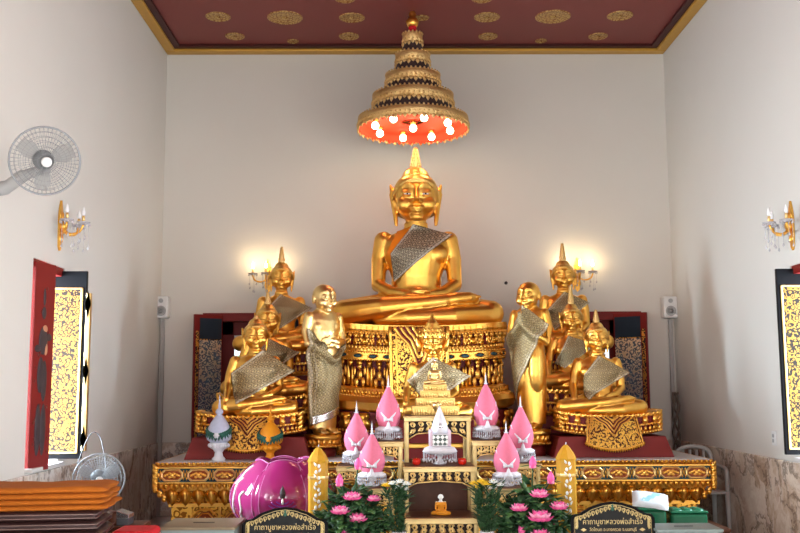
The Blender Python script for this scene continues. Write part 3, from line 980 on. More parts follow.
mL, mR = at(323, 434, 9.3), at(532, 429, 9.3)
mk1 = monk('gold standing disciple with folded arms and brocade skirt, left of the throne', (mL.x, 9.29, mL.z), 1.45, 'left', .55)
mk2 = monk('gold standing disciple with brocade cloth over one shoulder, right of the throne', (mR.x, 9.29, mR.z), 1.43, 'right', -.55)
# ------------------------------------------------------------------ pedestals
def plan(hw, hd, spacing, n=5.0, back=False):
    """points and outward normals evenly spaced round a boat-shaped plan"""
    N = 720; P = []
    for i in range(N):
        a = 2 * PI * i / N
        c, s = math.cos(a), math.sin(a)
        P.append(Vector((hw * math.copysign(abs(c) ** (2 / n), c), hd * math.copysign(abs(s) ** (2 / n), s), 0)))
    L = sum((P[(i + 1) % N] - P[i]).length for i in range(N)); k = max(4, round(L / spacing)); st = L / k
    # start at the middle of the front (-y)
    i0 = min(range(N), key=lambda i: abs(P[i].x) + (10 if P[i].y > 0 else 0))
    out = []; acc = 0; nxt = 0
    for q in range(N):
        a, b = P[(i0 + q) % N], P[(i0 + q + 1) % N]; d = (b - a).length
        while nxt <= acc + d and len(out) < k:
            p = a.lerp(b, (nxt - acc) / d if d else 0); t = (b - a).normalized(); out.append((p, Vector((t.y, -t.x, 0)))); nxt += st
        acc += d
    return [(p, nn) for p, nn in out if back or nn.y < .6]


class Tier:
    """stack of carved mouldings on a boat-shaped plan, all one mesh"""
    def __init__(s, sag, HW, n=5.0): s.b = MB(); s.sag = sag; s.HW = HW; s.n = n

    def z(s, x, z): return z + s.sag * (x / s.HW) ** 2

    def body(s, prof, mat):
        rs = []
        for z, hw, hd in prof:
            r = []
            for i in range(96):
                a = 2 * PI * i / 96; c, q = math.cos(a), math.sin(a)
                x = hw * math.copysign(abs(c) ** (2 / s.n), c); y = hd * math.copysign(abs(q) ** (2 / s.n), q)
                r.append((x, y, s.z(x, z)))
            rs.append(r)
        s.b.rings(rs, mat, False); return s

    def petals(s, z, hw, hd, sp, w, h, t, mat=0, down=False, lean=.2):
        for p, n in plan(hw, hd, sp, s.n):
            s.b.petal((p.x, p.y, s.z(p.x, z)), n, (0, 0, -1 if down else 1), w, h, t, mat, lean)
        return s

    def beads(s, z, hw, hd, sp, r, mat=0, squash=1):
        for p, n in plan(hw, hd, sp, s.n):
            s.b.ell((p.x, p.y, s.z(p.x, z)), (r, r, r * squash), mat, None, 8, 6)
        return s

    def gems(s, z, hw, hd, sp, w, h, mat=0, rim=1):
        for p, n in plan(hw, hd, sp, s.n):
            a = math.atan2(n.x, -n.y); Mx = T(p.x, p.y, s.z(p.x, z)) @ Matrix.Rotation(a, 4, 'Z')
            ov = [(w * math.cos(2 * PI * k / 16), h * math.sin(2 * PI * k / 16)) for k in range(16)]
            s.b.frame([(x * 1.35, q * 1.35) for x, q in ov], ov, -.012, .004, rim, Mx)
            s.b.ell((0, 0, 0), (w, .008, h), mat, Mx, 12, 8)
        return s

    def figures(s, z, hw, hd, sp, h, mat=0):
        """little guardians holding up the moulding above"""
        for p, n in plan(hw, hd, sp, s.n):
            a = math.atan2(n.x, -n.y); Mx = T(p.x, p.y, s.z(p.x, z)) @ Matrix.Rotation(a, 4, 'Z')
            E = lambda x, y, zz, rx, ry, rz: s.b.ell((x * h, y * h, zz * h), (rx * h, ry * h, rz * h), mat, Mx, 8, 6)
            E(0, -.05, .48, .14, .09, .22); E(0, -.07, .82, .10, .09, .13); E(0, -.05, 1.0, .05, .05, .12)
            E(-.16, -.05, .17, .11, .08, .2); E(.16, -.05, .17, .11, .08, .2); E(-.24, -.04, .62, .07, .06, .22); E(.24, -.04, .62, .07, .06, .22)
            s.b.petal(Mx @ Vector((-.36 * h, 0, .02 * h)), n, (0, 0, 1), .22 * h, .95 * h, .05 * h, mat); s.b.petal(Mx @ Vector((.36 * h, 0, .02 * h)), n, (0, 0, 1), .22 * h, .95 * h, .05 * h, mat)
        return s


GOLDSET = ['gold', 'gold_deep', 'maroon', 'teal_inlay', 'red_inlay', 'carved_red', 'carved_gold', 'gold_pale']
GM = [M[k] for k in GOLDSET]
G_, D_, R_, T_, I_, C_, K_ = range(7)


def cloth_front(parent, z_top, z_bot, w_top, w_bot, y, lean, sag=.0, bulge=0):
    """shield of embroidered gold cloth with a scalloped, fringed lower edge"""
    n = 14
    def pt(u, v):   # u -1..1, v 0 top .. 1 bottom
        w = w_top + (w_bot - w_top) * v
        z = z_top + (z_bot - z_top) * v - (1 - u * u) * bulge * v
        return Vector((u * w, y - lean * v - .012 * (1 - u * u), z))
    b = MB()
    g = [[pt(-1 + 2 * i / n, j / n) for i in range(n + 1)] for j in range(n + 1)]
    fr = [p for r in g for p in r]; N = len(fr); bk = [p + Vector((0, .02, 0)) for p in fr]; W = n + 1; fs = []
    for j in range(n):
        for i in range(n):
            a = j * W + i; fs.append((a, a + W, a + W + 1, a + 1)); fs.append((N + a, N + a + 1, N + a + W + 1, N + a + W))
    rim = list(range(W)) + [j * W + n for j in range(1, W)] + [n * W + i for i in range(n - 1, -1, -1)] + [j * W for j in range(n - 1, 0, -1)]
    for k in range(len(rim)): a, c = rim[k], rim[(k + 1) % len(rim)]; fs.append((a, c, N + c, N + a))
    b.add(fr + bk, fs)
    c = b.build('cloth_field', M['cloth_field'], parent)
    q = MB(); r = abs(z_top - z_bot) * .028
    side = lambda sg: [pt(sg * .98, k / 10) + Vector((0, -.006, 0)) for k in range(11)]
    bot = [pt(-1 + 2 * k / 24, .985) + Vector((0, -.006, 0)) for k in range(25)]
    for s_ in (-1, 1): q.tube(side(s_), r, 8); q.tube([p + Vector((-s_ * r * 3.2, -.004, 0)) for p in side(s_)], r * .6, 6)
    q.tube(bot, r, 8)
    q.build('gilt_edge', M['gold'], parent)
    q = MB()
    for k in range(7):     # nested V-shaped bands, gold and dark red by turns
        f = .84 - .105 * k
        pts = catmull([pt(-f, .01), pt(-f * .72, .14 * f + .03), pt(-f * .40, .26 * f + .04), pt(-f * .2, .48 * f + .03), pt(0, .70 * f), pt(f * .2, .48 * f + .03), pt(f * .40, .26 * f + .04), pt(f * .72, .14 * f + .03), pt(f, .01)], 4)
        q.tube([p + Vector((0, -.012, 0)) for p in pts], r * (.95 if k % 2 == 0 else .8), 8, mat=k % 2)
    for k in range(9):     # leaf sprays over the lower field
        u = -.8 + .2 * k
        for v in (.62, .78, .92):
            if v > .52 + .5 * (1 - abs(u)) * .6:
                p = pt(u, v) + Vector((0, -.012, 0)); q.petal(p, (0, -1, 0), (.5 * (1 if k % 2 else -1), 0, -1), r * 1.6, r * 3.0, r * .5)
    q.build('scroll_band', [M['gold'], M['maroon']], parent)
    q = MB(); m = max(8, int(2 * w_bot / .022))
    for k in range(m + 1):
        p = pt(-1 + 2 * k / m, 1.0)
        q.petal(p + Vector((0, -.004, .01)), (0, -1, 0), (0, 0, -1), .026, .038, .008)
    q.build('fringe', M['gold_deep'], parent)


ZT = at(434, 460.7, 8.7).z            # altar top
# --- the throne of the principal image
def zl(py): return at(420, py, 9.5).z
th = thing('carved_throne', 'broad carved gold throne with sagging boat profile under the largest Buddha', 'throne', (p0.x, YM, ZT))
H = lambda py: max(zl(py) - ZT, (462 - py) * .003)
t = Tier(.055, 1.0)
ztop = p0.z - ZT
t.body([(H(349), .92, .66), (H(346), .95, .69), (H(334.5), .95, .69)], R_); t.body([(H(335), .95, .69), (H(334), .99, .72), (H(331), 1.0, .73), (ztop - .004, 1.0, .73), (ztop - .003, .2, .2)], G_)
t.petals(H(333), .985, .715, .062, .058, .060, .02, D_, lean=.15); t.petals(H(335.5), .985, .715, .062, .05, .05, .016, G_, True, .0); t.beads(H(335), .995, .725, .03, .014, G_)
t.petals(H(346), .955, .695, .085, .072, .085, .022, D_, lean=-.1); t.figures(H(346.5), .965, .70, .13, .10, G_)
t.b.build('upper_tier', GM, th)
t = Tier(.055, 1.0)
t.body([(H(362), .93, .67), (H(361), .97, .71), (H(354), .97, .71), (H(353), .93, .68), (H(346.5), .93, .68)], G_)
t.petals(H(347), .955, .695, .040, .036, .05, .014, G_, True, 0); t.gems(H(357.5), .975, .715, .165, .045, .018, T_, G_); t.beads(H(361.5), .972, .712, .028, .011, D_); t.beads(H(353.5), .972, .712, .028, .010, D_)
t.b.build('jewelled_band', GM, th)
t = Tier(.055, 1.0)
t.body([(H(389), .89, .63), (H(361), .89, .63)], R_)
t.figures(H(388), .925, .66, .215, .235, G_); t.petals(H(362), .93, .67, .1075, .07, .07, .016, D_, True, 0)
t.b.build('guardian_band', GM, th)
t = Tier(.055, 1.0)
t.body([(H(413), 1.03, .74), (H(411), 1.06, .77), (H(404), 1.08, .79), (H(398.5), 1.05, .76), (H(397), 1.0, .72), (H(390), .98, .70), (H(388.5), .96, .68)], G_)
t.petals(H(396.5), .995, .715, .038, .034, .055, .014, D_, False, .1); t.beads(H(397.5), 1.02, .735, .03, .012, G_)
t.b.build('torus_moulding', GM, th)
t = Tier(.035, 1.0)
t.body([(H(440), 1.06, .77), (H(432), 1.05, .76), (H(431), 1.0, .72), (H(413), 1.0, .72)], R_)
t.petals(H(430), 1.02, .735, .20, .16, .135, .03, G_, False, .1); t.petals(H(414), 1.03, .74, .20, .14, .10, .03, D_, True, .1); t.beads(H(431.5), 1.055, .765, .034, .014, G_)
t.b.build('lower_waist', GM, th)
t = Tier(.0, 1.0)
t.body([(0, 1.12, .80), (H(455), 1.12, .80), (H(453), 1.10, .79), (H(441), 1.06, .77), (H(439), 1.06, .77)], C_)
t.petals(H(453), 1.085, .78, .085, .08, .115, .03, G_, False, .15); t.beads(H(454.5), 1.11, .795, .03, .012, G_)
t.b.build('lotus_base', GM, th)
cloth_front(th, ztop - .01, H(399), .315, .30, -.755, .03)


th.scale = (.93, 1, 1)


def side_pedestal(label, loc, hw, hd, z_red, z_top, statue_gap, name='statue_pedestal', red=True, front=True, sag=.045, red_hw=None):
    """plinth painted dark red, carved gold boat-shaped tier and a hanging cloth"""
    p = thing(name, label, 'pedestal', loc)
    if red:
        rw = red_hw or hw * 1.1
        b = MB()
        b.rings([[(-rw, -hd * 1.18, 0), (rw, -hd * 1.18, 0), (rw, hd * 1.1, 0), (-rw, hd * 1.1, 0)], [(-rw * .885, -hd * 1.02, z_red), (rw * .885, -hd * 1.02, z_red), (rw * .885, hd * .98, z_red), (-rw * .885, hd * .98, z_red)]], 0, False)
        b.build('plinth', M['maroon'], p, bevel=.006)
    h = z_top - z_red
    t = Tier(sag, hw, 6)
    t.body([(z_red, hw * .97, hd * .97), (z_red + .10 * h, hw, hd), (z_red + .15 * h, hw * .95, hd * .94)], G_); t.body([(z_red + .14 * h, hw * .90, hd * .89), (z_red + .43 * h, hw * .88, hd * .87)], R_)
    t.beads(z_red + .10 * h, hw * 1.0, hd * 1.0, .030, .016, G_); t.petals(z_red + .16 * h, hw * .93, hd * .92, .046, .036, .26 * h, .014, G_, False, -.05)
    t.b.build('toothed_tier', GM, p)
    t = Tier(sag, hw, 6)
    t.body([(z_red + .42 * h, hw * .88, hd * .88), (z_red + .45 * h, hw * .95, hd * .94), (z_red + .51 * h, hw * .95, hd * .94), (z_red + .53 * h, hw * .9, hd * .9)], G_); t.body([(z_red + .52 * h, hw * .9, hd * .9), (z_red + .86 * h, hw * .92, hd * .91)], R_); t.body([(z_red + .84 * h, hw * .93, hd * .92), (z_red + .88 * h, hw, hd), (z_top - .002, hw, hd), (z_top - .0015, .1, .1)], G_)
    t.gems(z_red + .70 * h, hw * .935, hd * .93, .105, .018, .034, T_, G_)
    t.petals(z_red + .53 * h, hw * .94, hd * .935, .105, .062, .36 * h, .026, G_, False, .05)
    t.petals(z_red + .87 * h, hw * .985, hd * .985, .05, .045, .2 * h, .018, G_, False, .25); t.beads(z_red + .47 * h, hw * .96, hd * .95, .03, .012, G_)
    # upswept prow leaves at the corners
    for sg in (-1, 1):
        for k in range(4):
            t.b.petal((sg * hw * .93, -hd * .80, z_red + h * (.08 + .22 * k) + sag), (sg * .8, -.6, 0), (sg * .15, -.05, 1), .06, .06, .025, G_, .3)
    t.b.build('jewelled_tier', GM, p)
    if front:
        cl = bpy.data.objects.new('hanging_cloth', None); COL.objects.link(cl); cl.parent = p; cl.location = (0, 0, 0)
        cloth_front(cl, z_top - .005, z_red - .055, hw * .46, hw * .54, -hd - .008, .085, bulge=.06)
    return p


# front pair: on the altar
side_pedestal('red plinth and carved gold tier with embroidered cloth under the nearest left seated Buddha', (at(249, 430, 9.05).x, 9.28, ZT), .51, .28, at(249, 437.5, 8.97).z - ZT, FL.z - ZT, 0, red_hw=.585)
side_pedestal('red plinth and carved gold tier with embroidered cloth under the nearest right seated Buddha', (at(611, 430, 9.05).x, 9.28, ZT), .495, .28, at(612, 436.5, 8.97).z - ZT, FR.z - ZT, 0, red_hw=.565)
for nm, P, y, hw, lab in [('carved_pedestal', ML, 10.03, .50, 'carved gold pedestal under the middle left seated Buddha, behind the nearest'), ('carved_pedestal', MR, 10.03, .46, 'carved gold pedestal under the middle right seated Buddha, behind the nearest'),
                          ('carved_pedestal', BL, 10.58, .42, 'tall carved gold pedestal under the rearmost left seated Buddha'), ('carved_pedestal', BR, 10.58, .42, 'tall carved gold pedestal under the rearmost right seated Buddha')]:
    side_pedestal(lab, (P.x, y, ZT), hw, .235, P.z - ZT - .26, P.z - ZT, 0, nm, True, False, .02, red_hw=hw * .95)
# disciples' lotus stands
for P, lab, y in [(mL, 'round gold lotus stand under the left standing disciple', 9.29), (mR, 'round gold lotus stand under the right standing disciple', 9.29)]:
    p = thing('lotus_stand', lab, 'pedestal', (P.x, y, ZT)); h = P.z - ZT
    b = MB(); b.lathe([(.128, 0), (.128, .05), (.12, .06), (.115, h * .40)], n=12); b.build('stand_base', M['maroon'], p)
    b = MB(); b.lathe([(.12, h * .40), (.17, h * .45), (.17, h * .52), (.15, h * .55), (.16, h * .75), (.18, h * .82), (.18, h - .003), (0, h - .002)], n=28)
    for k in range(18):
        a = 2 * PI * k / 18; d = Vector((math.cos(a), math.sin(a), 0))
        b.petal(d * .155 + Vector((0, 0, h * .55)), d, (0, 0, 1), .055, h * .26, .02, 0, .15); b.ell(d * .172 + Vector((0, 0, h * .48)), (.014, .014, .014), 0, None, 8, 6)
    b.build('lotus_tier', M['gold'], p)

# ------------------------------------------------------------------ the long gilt altar
AX0, AX1, AY0, AY1 = at(156, 463, 8.7).x, at(712.5, 460, 8.7).x, 8.7, 11.0
acx, aw = (AX0 + AX1) / 2, AX1 - AX0
al = thing('altar_table', 'long gilt altar table with inlaid medallion frieze carrying the statues', 'altar', (acx, AY0, 0))
HWa = aw / 2; DA = AY1 - AY0


def A(py): return at(434, py, 8.7).z
b = MB(); b.box((0, DA / 2 + .01, ZT - .015), (aw - .02, DA - .02, .03)); b.build('table_slab', M['white_stone'], al, bevel=.004)


def front_and_sides(mb, z0, z1, o0, o1, mat):
    """moulding strip round the front and both ends; o = inset at bottom / top"""
    for (xa, ya, xb, yb, nx, ny) in [(-HWa, 0, HWa, 0, 0, -1), (-HWa, DA, -HWa, 0, -1, 0), (HWa, 0, HWa, DA, 1, 0)]:
        pass
    rs = []
    for z, o in ((z0, o0), (z1, o1)):
        rs.append([(-HWa + o, DA, z), (-HWa + o, o, z), (HWa - o, o, z), (HWa - o, DA, z)])
    mb.rings(rs, mat, False, None, True, True)


def edge_pts(o, sp):
    out = []
    k = round((aw - 2 * o) / sp)
    for i in range(k): out.append((Vector((-HWa + o + (i + .5) * (aw - 2 * o) / k, o, 0)), Vector((0, -1, 0))))
    k = round((DA - o) / sp)
    for i in range(k):
        y = o + (i + .5) * (DA - o) / k
        out.append((Vector((-HWa + o, y, 0)), Vector((-1, 0, 0)))); out.append((Vector((HWa - o, y, 0)), Vector((1, 0, 0))))
    return out


b = MB(); front_and_sides(b, A(465.5), ZT - .012, .012, -.002, G_)
for p, n in edge_pts(-.002, .040): b.petal(p + Vector((0, 0, A(461))), n, (0, 0, -1), .036, .036, .012, D_)
b.build('beaded_edge', GM, al)
b = MB(); front_and_sides(b, A(482), A(465.5), .018, .018, T_)
for z in (A(481.5), A(466.5)):
    for xa, xb in ((-HWa, HWa),): b.box((0, .012, z), (aw - .03, .02, .012), G_)
    b.box((-HWa + .012, DA / 2, z), (.02, DA - .04, .012), G_); b.box((HWa - .012, DA / 2, z), (.02, DA - .04, .012), G_)
b.build('frieze', GM, al)
med = None; sp = at(600, 470, 8.7).x - at(573.8, 470, 8.7).x
hm = (A(467) - A(481)) / 2 * .88; zm = (A(466.5) + A(481.5)) / 2; wm = sp * .43
nmed = int((aw - .02) / sp)
for k in range(nmed):
    x = (k - (nmed - 1) / 2) * sp
    if med is None:
        q = MB()
        oc = [(-wm, -hm * .42), (-wm, hm * .42), (-wm * .66, hm), (wm * .66, hm), (wm, hm * .42), (wm, -hm * .42), (wm * .66, -hm), (-wm * .66, -hm)]
        q.frame(oc, [(x_ * .80, z_ * .72) for x_, z_ in oc], -.016, .004, 7); q.prism([(x_ * .82, z_ * .76) for x_, z_ in oc], -.004, .004, I_)
        for i_, (ax_, az_) in enumerate([(-.42, .1), (.42, .1), (0, 0), (-.2, .28), (.2, .28), (-.2, -.28), (.2, -.28), (-.6, -.05), (.6, -.05)]): q.ell((ax_ * wm, -.008, az_ * hm), (wm * (.16 if i_ != 2 else .2), .010, hm * (.24 if i_ != 2 else .42)), G_, None, 10, 6, (0, .5 * ax_, 0))
        for sg in (-1, 1):      # small diamond between two medallions
            q.ell((sg * sp / 2, -.004, 0), (sp * .045, .01, hm * .45), G_, None, 8, 6); q.ell((sg * sp / 2 - sg * sp * .06, -.002, hm * .55), (sp * .03, .008, hm * .3), D_, None, 8, 6); q.ell((sg * sp / 2 - sg * sp * .06, -.002, -hm * .55), (sp * .03, .008, hm * .3), D_, None, 8, 6)
        med = q.build('frieze_medallion', GM, al)
    else:
        c = med.copy(); COL.objects.link(c); med_ = c
    (med if k == 0 else med_).location = (x, .016, zm)
b = MB(); front_and_sides(b, A(488), A(482), .045, .020, G_)
for p, n in edge_pts(.018, .048): b.petal(p + Vector((0, 0, A(482.5))), n, (0, 0, -1), .044, .052, .016, D_, .0)
front_and_sides(b, A(490), A(487.5), .055, .045, G_)
b.build('dentil_moulding', GM, al)
b = MB(); front_and_sides(b, A(504), A(489), .115, .055, K_)
for p, n in edge_pts(.075, .118):
    b.petal(p + n * .012 + Vector((0, 0, A(489))), n, Vector((0, 0, -1)) - n * .30, .122, .150, .030, D_, .06); b.petal(p + n * .035 + Vector((0, 0, A(489.5))), n, Vector((0, 0, -1)) - n * .30, .05, .11, .016, G_, .12)
for p, n in edge_pts(.115, .118):
    q = p + Vector((.059 if n.y else 0, .059 if n.x else 0, A(498))); b.petal(q + n * .03 + Vector((0, 0, .035)), n, Vector((0, 0, -1)) - n * .35, .06, .08, .016, G_, .1)
b.build('acanthus_cove', GM, al)
b = MB(); front_and_sides(b, A(507), A(503.5), .10, .10, G_); front_and_sides(b, A(536), A(506.5), .12, .12, K_); front_and_sides(b, .10, A(535.5), .10, .12, G_); front_and_sides(b, 0, .10, .07, .07, D_)
b.build('altar_body', GM, al)
pan = None; zc = (A(507) + A(536)) / 2; hp = (A(507) - A(536)) / 2
for k in range(int((aw - .4) / .26)):
    n_ = int((aw - .4) / .26); x = (k - (n_ - 1) / 2) * .26
    if pan is None:
        q = MB()
        for f, m_ in ((1.0, G_), (.74, I_), (.66, G_), (.40, I_)):
            oc = [(hp * f * .95 * math.cos(PI / 8 + PI / 4 * i), hp * f * .95 * math.sin(PI / 8 + PI / 4 * i)) for i in range(8)]
            if m_ == G_: q.frame(oc, [(a_ * (1 - .10 / f), c_ * (1 - .10 / f)) for a_, c_ in oc], -.02, .0, G_)
            else: q.prism(oc, -.004 - .003 * (f < .5), 0, m_)
        for i in range(8): q.petal((0, -.008, 0), (0, -1, 0), (math.cos(PI / 4 * i), 0, math.sin(PI / 4 * i)), hp * .16, hp * .32, .014, G_)
        q.ell((0, -.014, 0), (hp * .12, .016, hp * .12), G_, None, 10, 6)
        for sg in (-1, 1): q.box((sg * .125, -.008, 0), (.012, .016, hp * 1.9), G_)
        pan = q.build('rosette_panel', GM, al); o_ = pan
    else:
        o_ = pan.copy(); COL.objects.link(o_)
    o_.location = (x, .12, zc)
for sg in (-1, 1):     # carved naga leaf at each front corner
    q = MB()
    for k in range(7):
        z = A(467 + 5.0 * k); o = -.012 + (.10 * (k - 4) / 3 if k > 4 else 0)
        q.petal((sg * (HWa - o - .012), o + .012, z - .015), (sg * .7, -.7, 0), (sg * .2, -.1, .9), .07, .06, .026, G_, .15)
        q.ell((sg * (HWa - o - .012), o + .012, z - .015), (.026, .026, .026), D_, None, 8, 6)
    q.build('corner_carving', GM, al)
# ------------------------------------------------------------------ tiered umbrella
ub = at(413, 140, YM)
UX, UZ = ub.x, ub.z
um = thing('tiered_umbrella', 'gold tiered ceremonial umbrella with red lining and lit bulbs hanging over the largest Buddha', 'umbrella', (UX, YM - .1, UZ))
YU = YM - .1
def uz(py): return at(413, py, YU).z - UZ
tiers = [(403, 424, 31, .34), (395, 431, 49, .33), (384, 441, 67, .31), (371, 455, 84.5, .28), (356, 470, 104.5, .26)]
ctr = [ya + (xb - xa) / 2 * k for xa, xb, ya, k in tiers] + [127.5]      # picture row of each ring's centre
for i, (xa, xb, ya, _k) in enumerate(tiers):
    r = (xb - xa) / 2 / F * YU
    last = i == 4
    zt, zb = uz(ctr[i]), uz(ctr[i + 1])
    h = zt - zb
    hc = h * .62 if not last else h * 1.5
    if not last:
        b = MB()
        b.lathe([(r * .998, zb + .004), (r * .985, zb + h * .4), (r * .96, zt - .012)], n=48, cap=False)
        b.lathe([(r * .95, zt - .012), (r * .955, zb + h * .4), (r * .985, zb + .004)], n=48, cap=False)
        b.build('cloth_drum', M['umb_cloth'], um)
    b = MB(); b.lathe([(r * .25, zt + .012), (r * .96, zt), (r * 1.0, zt - .01), (r * 1.0, zt - hc * .75), (r * .985, zt - hc * .75), (r * .975, zt - .016), (r * .25, zt - .004)], n=56, cap=False)
    k = max(16, int(2 * PI * r / .05))
    for j in range(k):
        a = 2 * PI * j / k; d = Vector((math.cos(a), math.sin(a), 0))
        b.petal(d * r * .995 + Vector((0, 0, zt - hc * .72)), d, (0, 0, -1), 2 * PI * r / k * .92, hc * (.36 if j % 2 else .22), .014, 0, .0)
        b.ell(d * r * 1.003 + Vector((0, 0, zt - hc * .55)), (.012, .012, hc * .12), 0, None, 6, 5); b.ell(d * r * .975 + Vector((0, 0, zt + .004)), (.012, .012, .014), 0, None, 6, 5)
    b.build('gilt_rim', M['tier_gold'], um)
    if last:
        b = MB(); b.lathe([(r * .965, zb - .01), (r * .955, zb + h * .45), (r * .90, zt - .02), (r * .2, zt - .03)], n=56, cap=False)
        b.lathe([(r * .2, zt - .022), (r * .91, zt - .012), (r * .965, zb + h * .45), (r * .975, zb - .01)], n=56, cap=False); b.build('red_lining', M['umb_lining'], um)
        b = MB()
        for j in range(90):
            a = 2 * PI * j / 90; d = Vector((math.cos(a), math.sin(a), 0))
            b.petal(d * r * .97 + Vector((0, 0, zb)), d, (0, 0, -1), .045, .022 + .012 * (j % 3), .004, 0)
        b.build('red_fringe', M['umb_lining'], um)
        bulbs = [(0, 0)]
        zring = zb + .035
        q = MB()
        q.tube([(r * .70 * math.cos(2 * PI * j / 40), r * .70 * math.sin(2 * PI * j / 40), zring + .045) for j in range(40)], .010, 8, closed=True)
        for j in range(4):
            a = PI / 8 + PI * j / 4; q.tube([(r * .95 * math.cos(a), r * .95 * math.sin(a), zring + .05), (-r * .95 * math.cos(a), -r * .95 * math.sin(a), zring + .05)], .007, 6)
        q.build('bulb_ring', M['umb_lining'], um)
        for j in range(8):
            a = 2 * PI * j / 8 + .25
            bulbs.append((r * .70 * math.cos(a), r * .70 * math.sin(a)))
        for x, y in bulbs:
            s = MB(); s.lathe([(.018, .05), (.030, .045), (.034, .02), (.020, .0), (0, -.002)], n=12); so = s.build('lamp_socket', M['gold'], um, loc=(x, y, zring - .005))
            c = MB(); c.lathe([(.0, .006), (.016, .004), (.034, -.014), (.041, -.036), (.036, -.06), (.020, -.075), (0, -.079)], n=16); c.build('bulb', M['bulb'], so)
q = MB(); zt0 = uz(31)
q.lathe([(.045, zt0), (.045, uz(26))], n=16); q.build('red_neck', M['red_cloth'], um)
q = MB(); q.lathe([(.05, uz(27)), (.062, uz(25)), (.075, uz(22)), (.05, uz(18.5)), (.03, uz(18)), (.045, uz(15)), (.03, uz(12)), (.012, uz(10)), (.008, uz(8))], n=20); q.build('top_finial', M['gold'], um)
q = MB(); z = uz(9)
while z < ZC + .05 - UZ - .02:
    for w_ in (0,):
        a = [(.010 * math.cos(t_) * (1 if int(z * 50) % 2 else 0), .010 * math.cos(t_) * (0 if int(z * 50) % 2 else 1), z + .025 + .026 * math.sin(t_)) for t_ in [2 * PI * k / 10 for k in range(10)]]
        q.tube(a, .004, 5, closed=True)
    z += .04
q.tube([(0, 0, uz(9)), (0, 0, ZC + .06 - UZ)], .003, 5)
q.build('chain', M['dark_plastic'], um)
for sx_, sy_ in ((0, -.32), (.3, .1), (-.3, .1)): point((UX + sx_, YU + sy_, UZ + uz(129) - .14), 3.5, (1, .76, .48), .12)

# ------------------------------------------------------------------ wall lamps
def sconce(label, loc, rz, lit, arms=((-.17, .10), (0, .20), (.17, .10)), group=None):
    t = thing('wall_sconce', label, 'lamp', loc, rz, None, .86)
    b = MB(); b.lathe([(.045, -.0), (.055, -.01), (.03, -.03), (0, -.035)], n=18, M=T(0, 0, 0) @ Matrix.Rotation(-PI / 2, 4, 'X') @ Matrix.Scale(-1, 4, (0, 0, 1)))
    b.prism([(-.03, -.20), (0, -.24), (.03, -.20), (.04, -.05), (.045, .08), (.03, .17), (.012, .22), (0, .25), (-.012, .22), (-.03, .17), (-.045, .08), (-.04, -.05)], -.022, -.0, 0)
    for s_ in (-1, 1):
        b.ell((s_ * .03, -.022, .1), (.022, .012, .04)); b.ell((s_ * .025, -.022, -.12), (.02, .012, .04))
    b.ell((0, -.04, 0), (.04, .04, .05))
    b.build('back_plate', M['gold'], t)
    for ax_, out in arms:
        b = MB(); b.tube(catmull([(0, -.03, -.02), (ax_ * .4, -.03 - out * .35, -.075), (ax_ * .85, -.03 - out * .8, -.06), (ax_, -.03 - out, .01)], 6), .011, 8)
        a = b.build('arm', M['gold'], t)
        tip = Vector((ax_, -.03 - out, .01))
        b = MB(); b.lathe([(.0, 0), (.028, .004), (.062, .020), (.066, .026), (.03, .022), (0, .02)], tip, 18)
        for j in range(10):
            an = 2 * PI * j / 10; b.ell(tip + Vector((.06 * math.cos(an), .06 * math.sin(an), .0)), (.007, .007, .014), 0, None, 6, 5)
        b.build('drip_dish', M['crystal'], a)
        b = MB(); b.lathe([(.014, .02), (.014, .085), (.010, .09)], tip, 12); b.build('candle_tube', M['gold_pale'], a)
        b = MB(); b.lathe([(.010, .088), (.018, .105), (.020, .12), (.012, .15), (.003, .175), (0, .178)], tip, 12); b.build('candle_bulb', M['candle_bulb'] if lit else M['bulb_white'], a)
        b = MB()
        for j in range(5):
            an = 2 * PI * j / 5; px_, py_ = tip.x + .05 * math.cos(an), tip.y + .05 * math.sin(an)
            L_ = .11 + .05 * ((j * 2) % 3)
            b.tube([(px_, py_, .01), (px_, py_, -L_)], .002, 5); b.lathe([(0, -.025), (.012, -.008), (.004, .012), (0, .014)], (px_, py_, -L_), 8)
        b.build('crystal_drops', M['crystal'], a)
    if lit:
        c, s_ = math.cos(rz), math.sin(rz)
        for ax_, out in arms: point((loc[0] + c * ax_ + s_ * (.03 + out), loc[1] + s_ * ax_ - c * (.03 + out), loc[2] + .19), .9, (1, .74, .42), .02)
    return t


s1 = at(268, 277, YB); s2 = at(577, 275, YB)
sconce('lit gold candle sconce on the back wall by the rearmost left Buddha', (s1.x, YB, s1.z), 0, True, ((-.19, .12), (0, .2), (.19, .12)))
sconce('lit gold candle sconce on the back wall by the rearmost right Buddha', (s2.x, YB, s2.z), 0, True, ((-.19, .12), (0, .2), (.19, .12)))
sconce('unlit gold sconce with crystal drops on the left wall below the fan', (XL, 7.77, at(57, 226, 7.77).z), PI / 2, False)
sconce('unlit gold sconce with crystal drops on the right wall above the shutter', (XR, 7.85, at(800, 226, 7.85).z), -PI / 2, False)

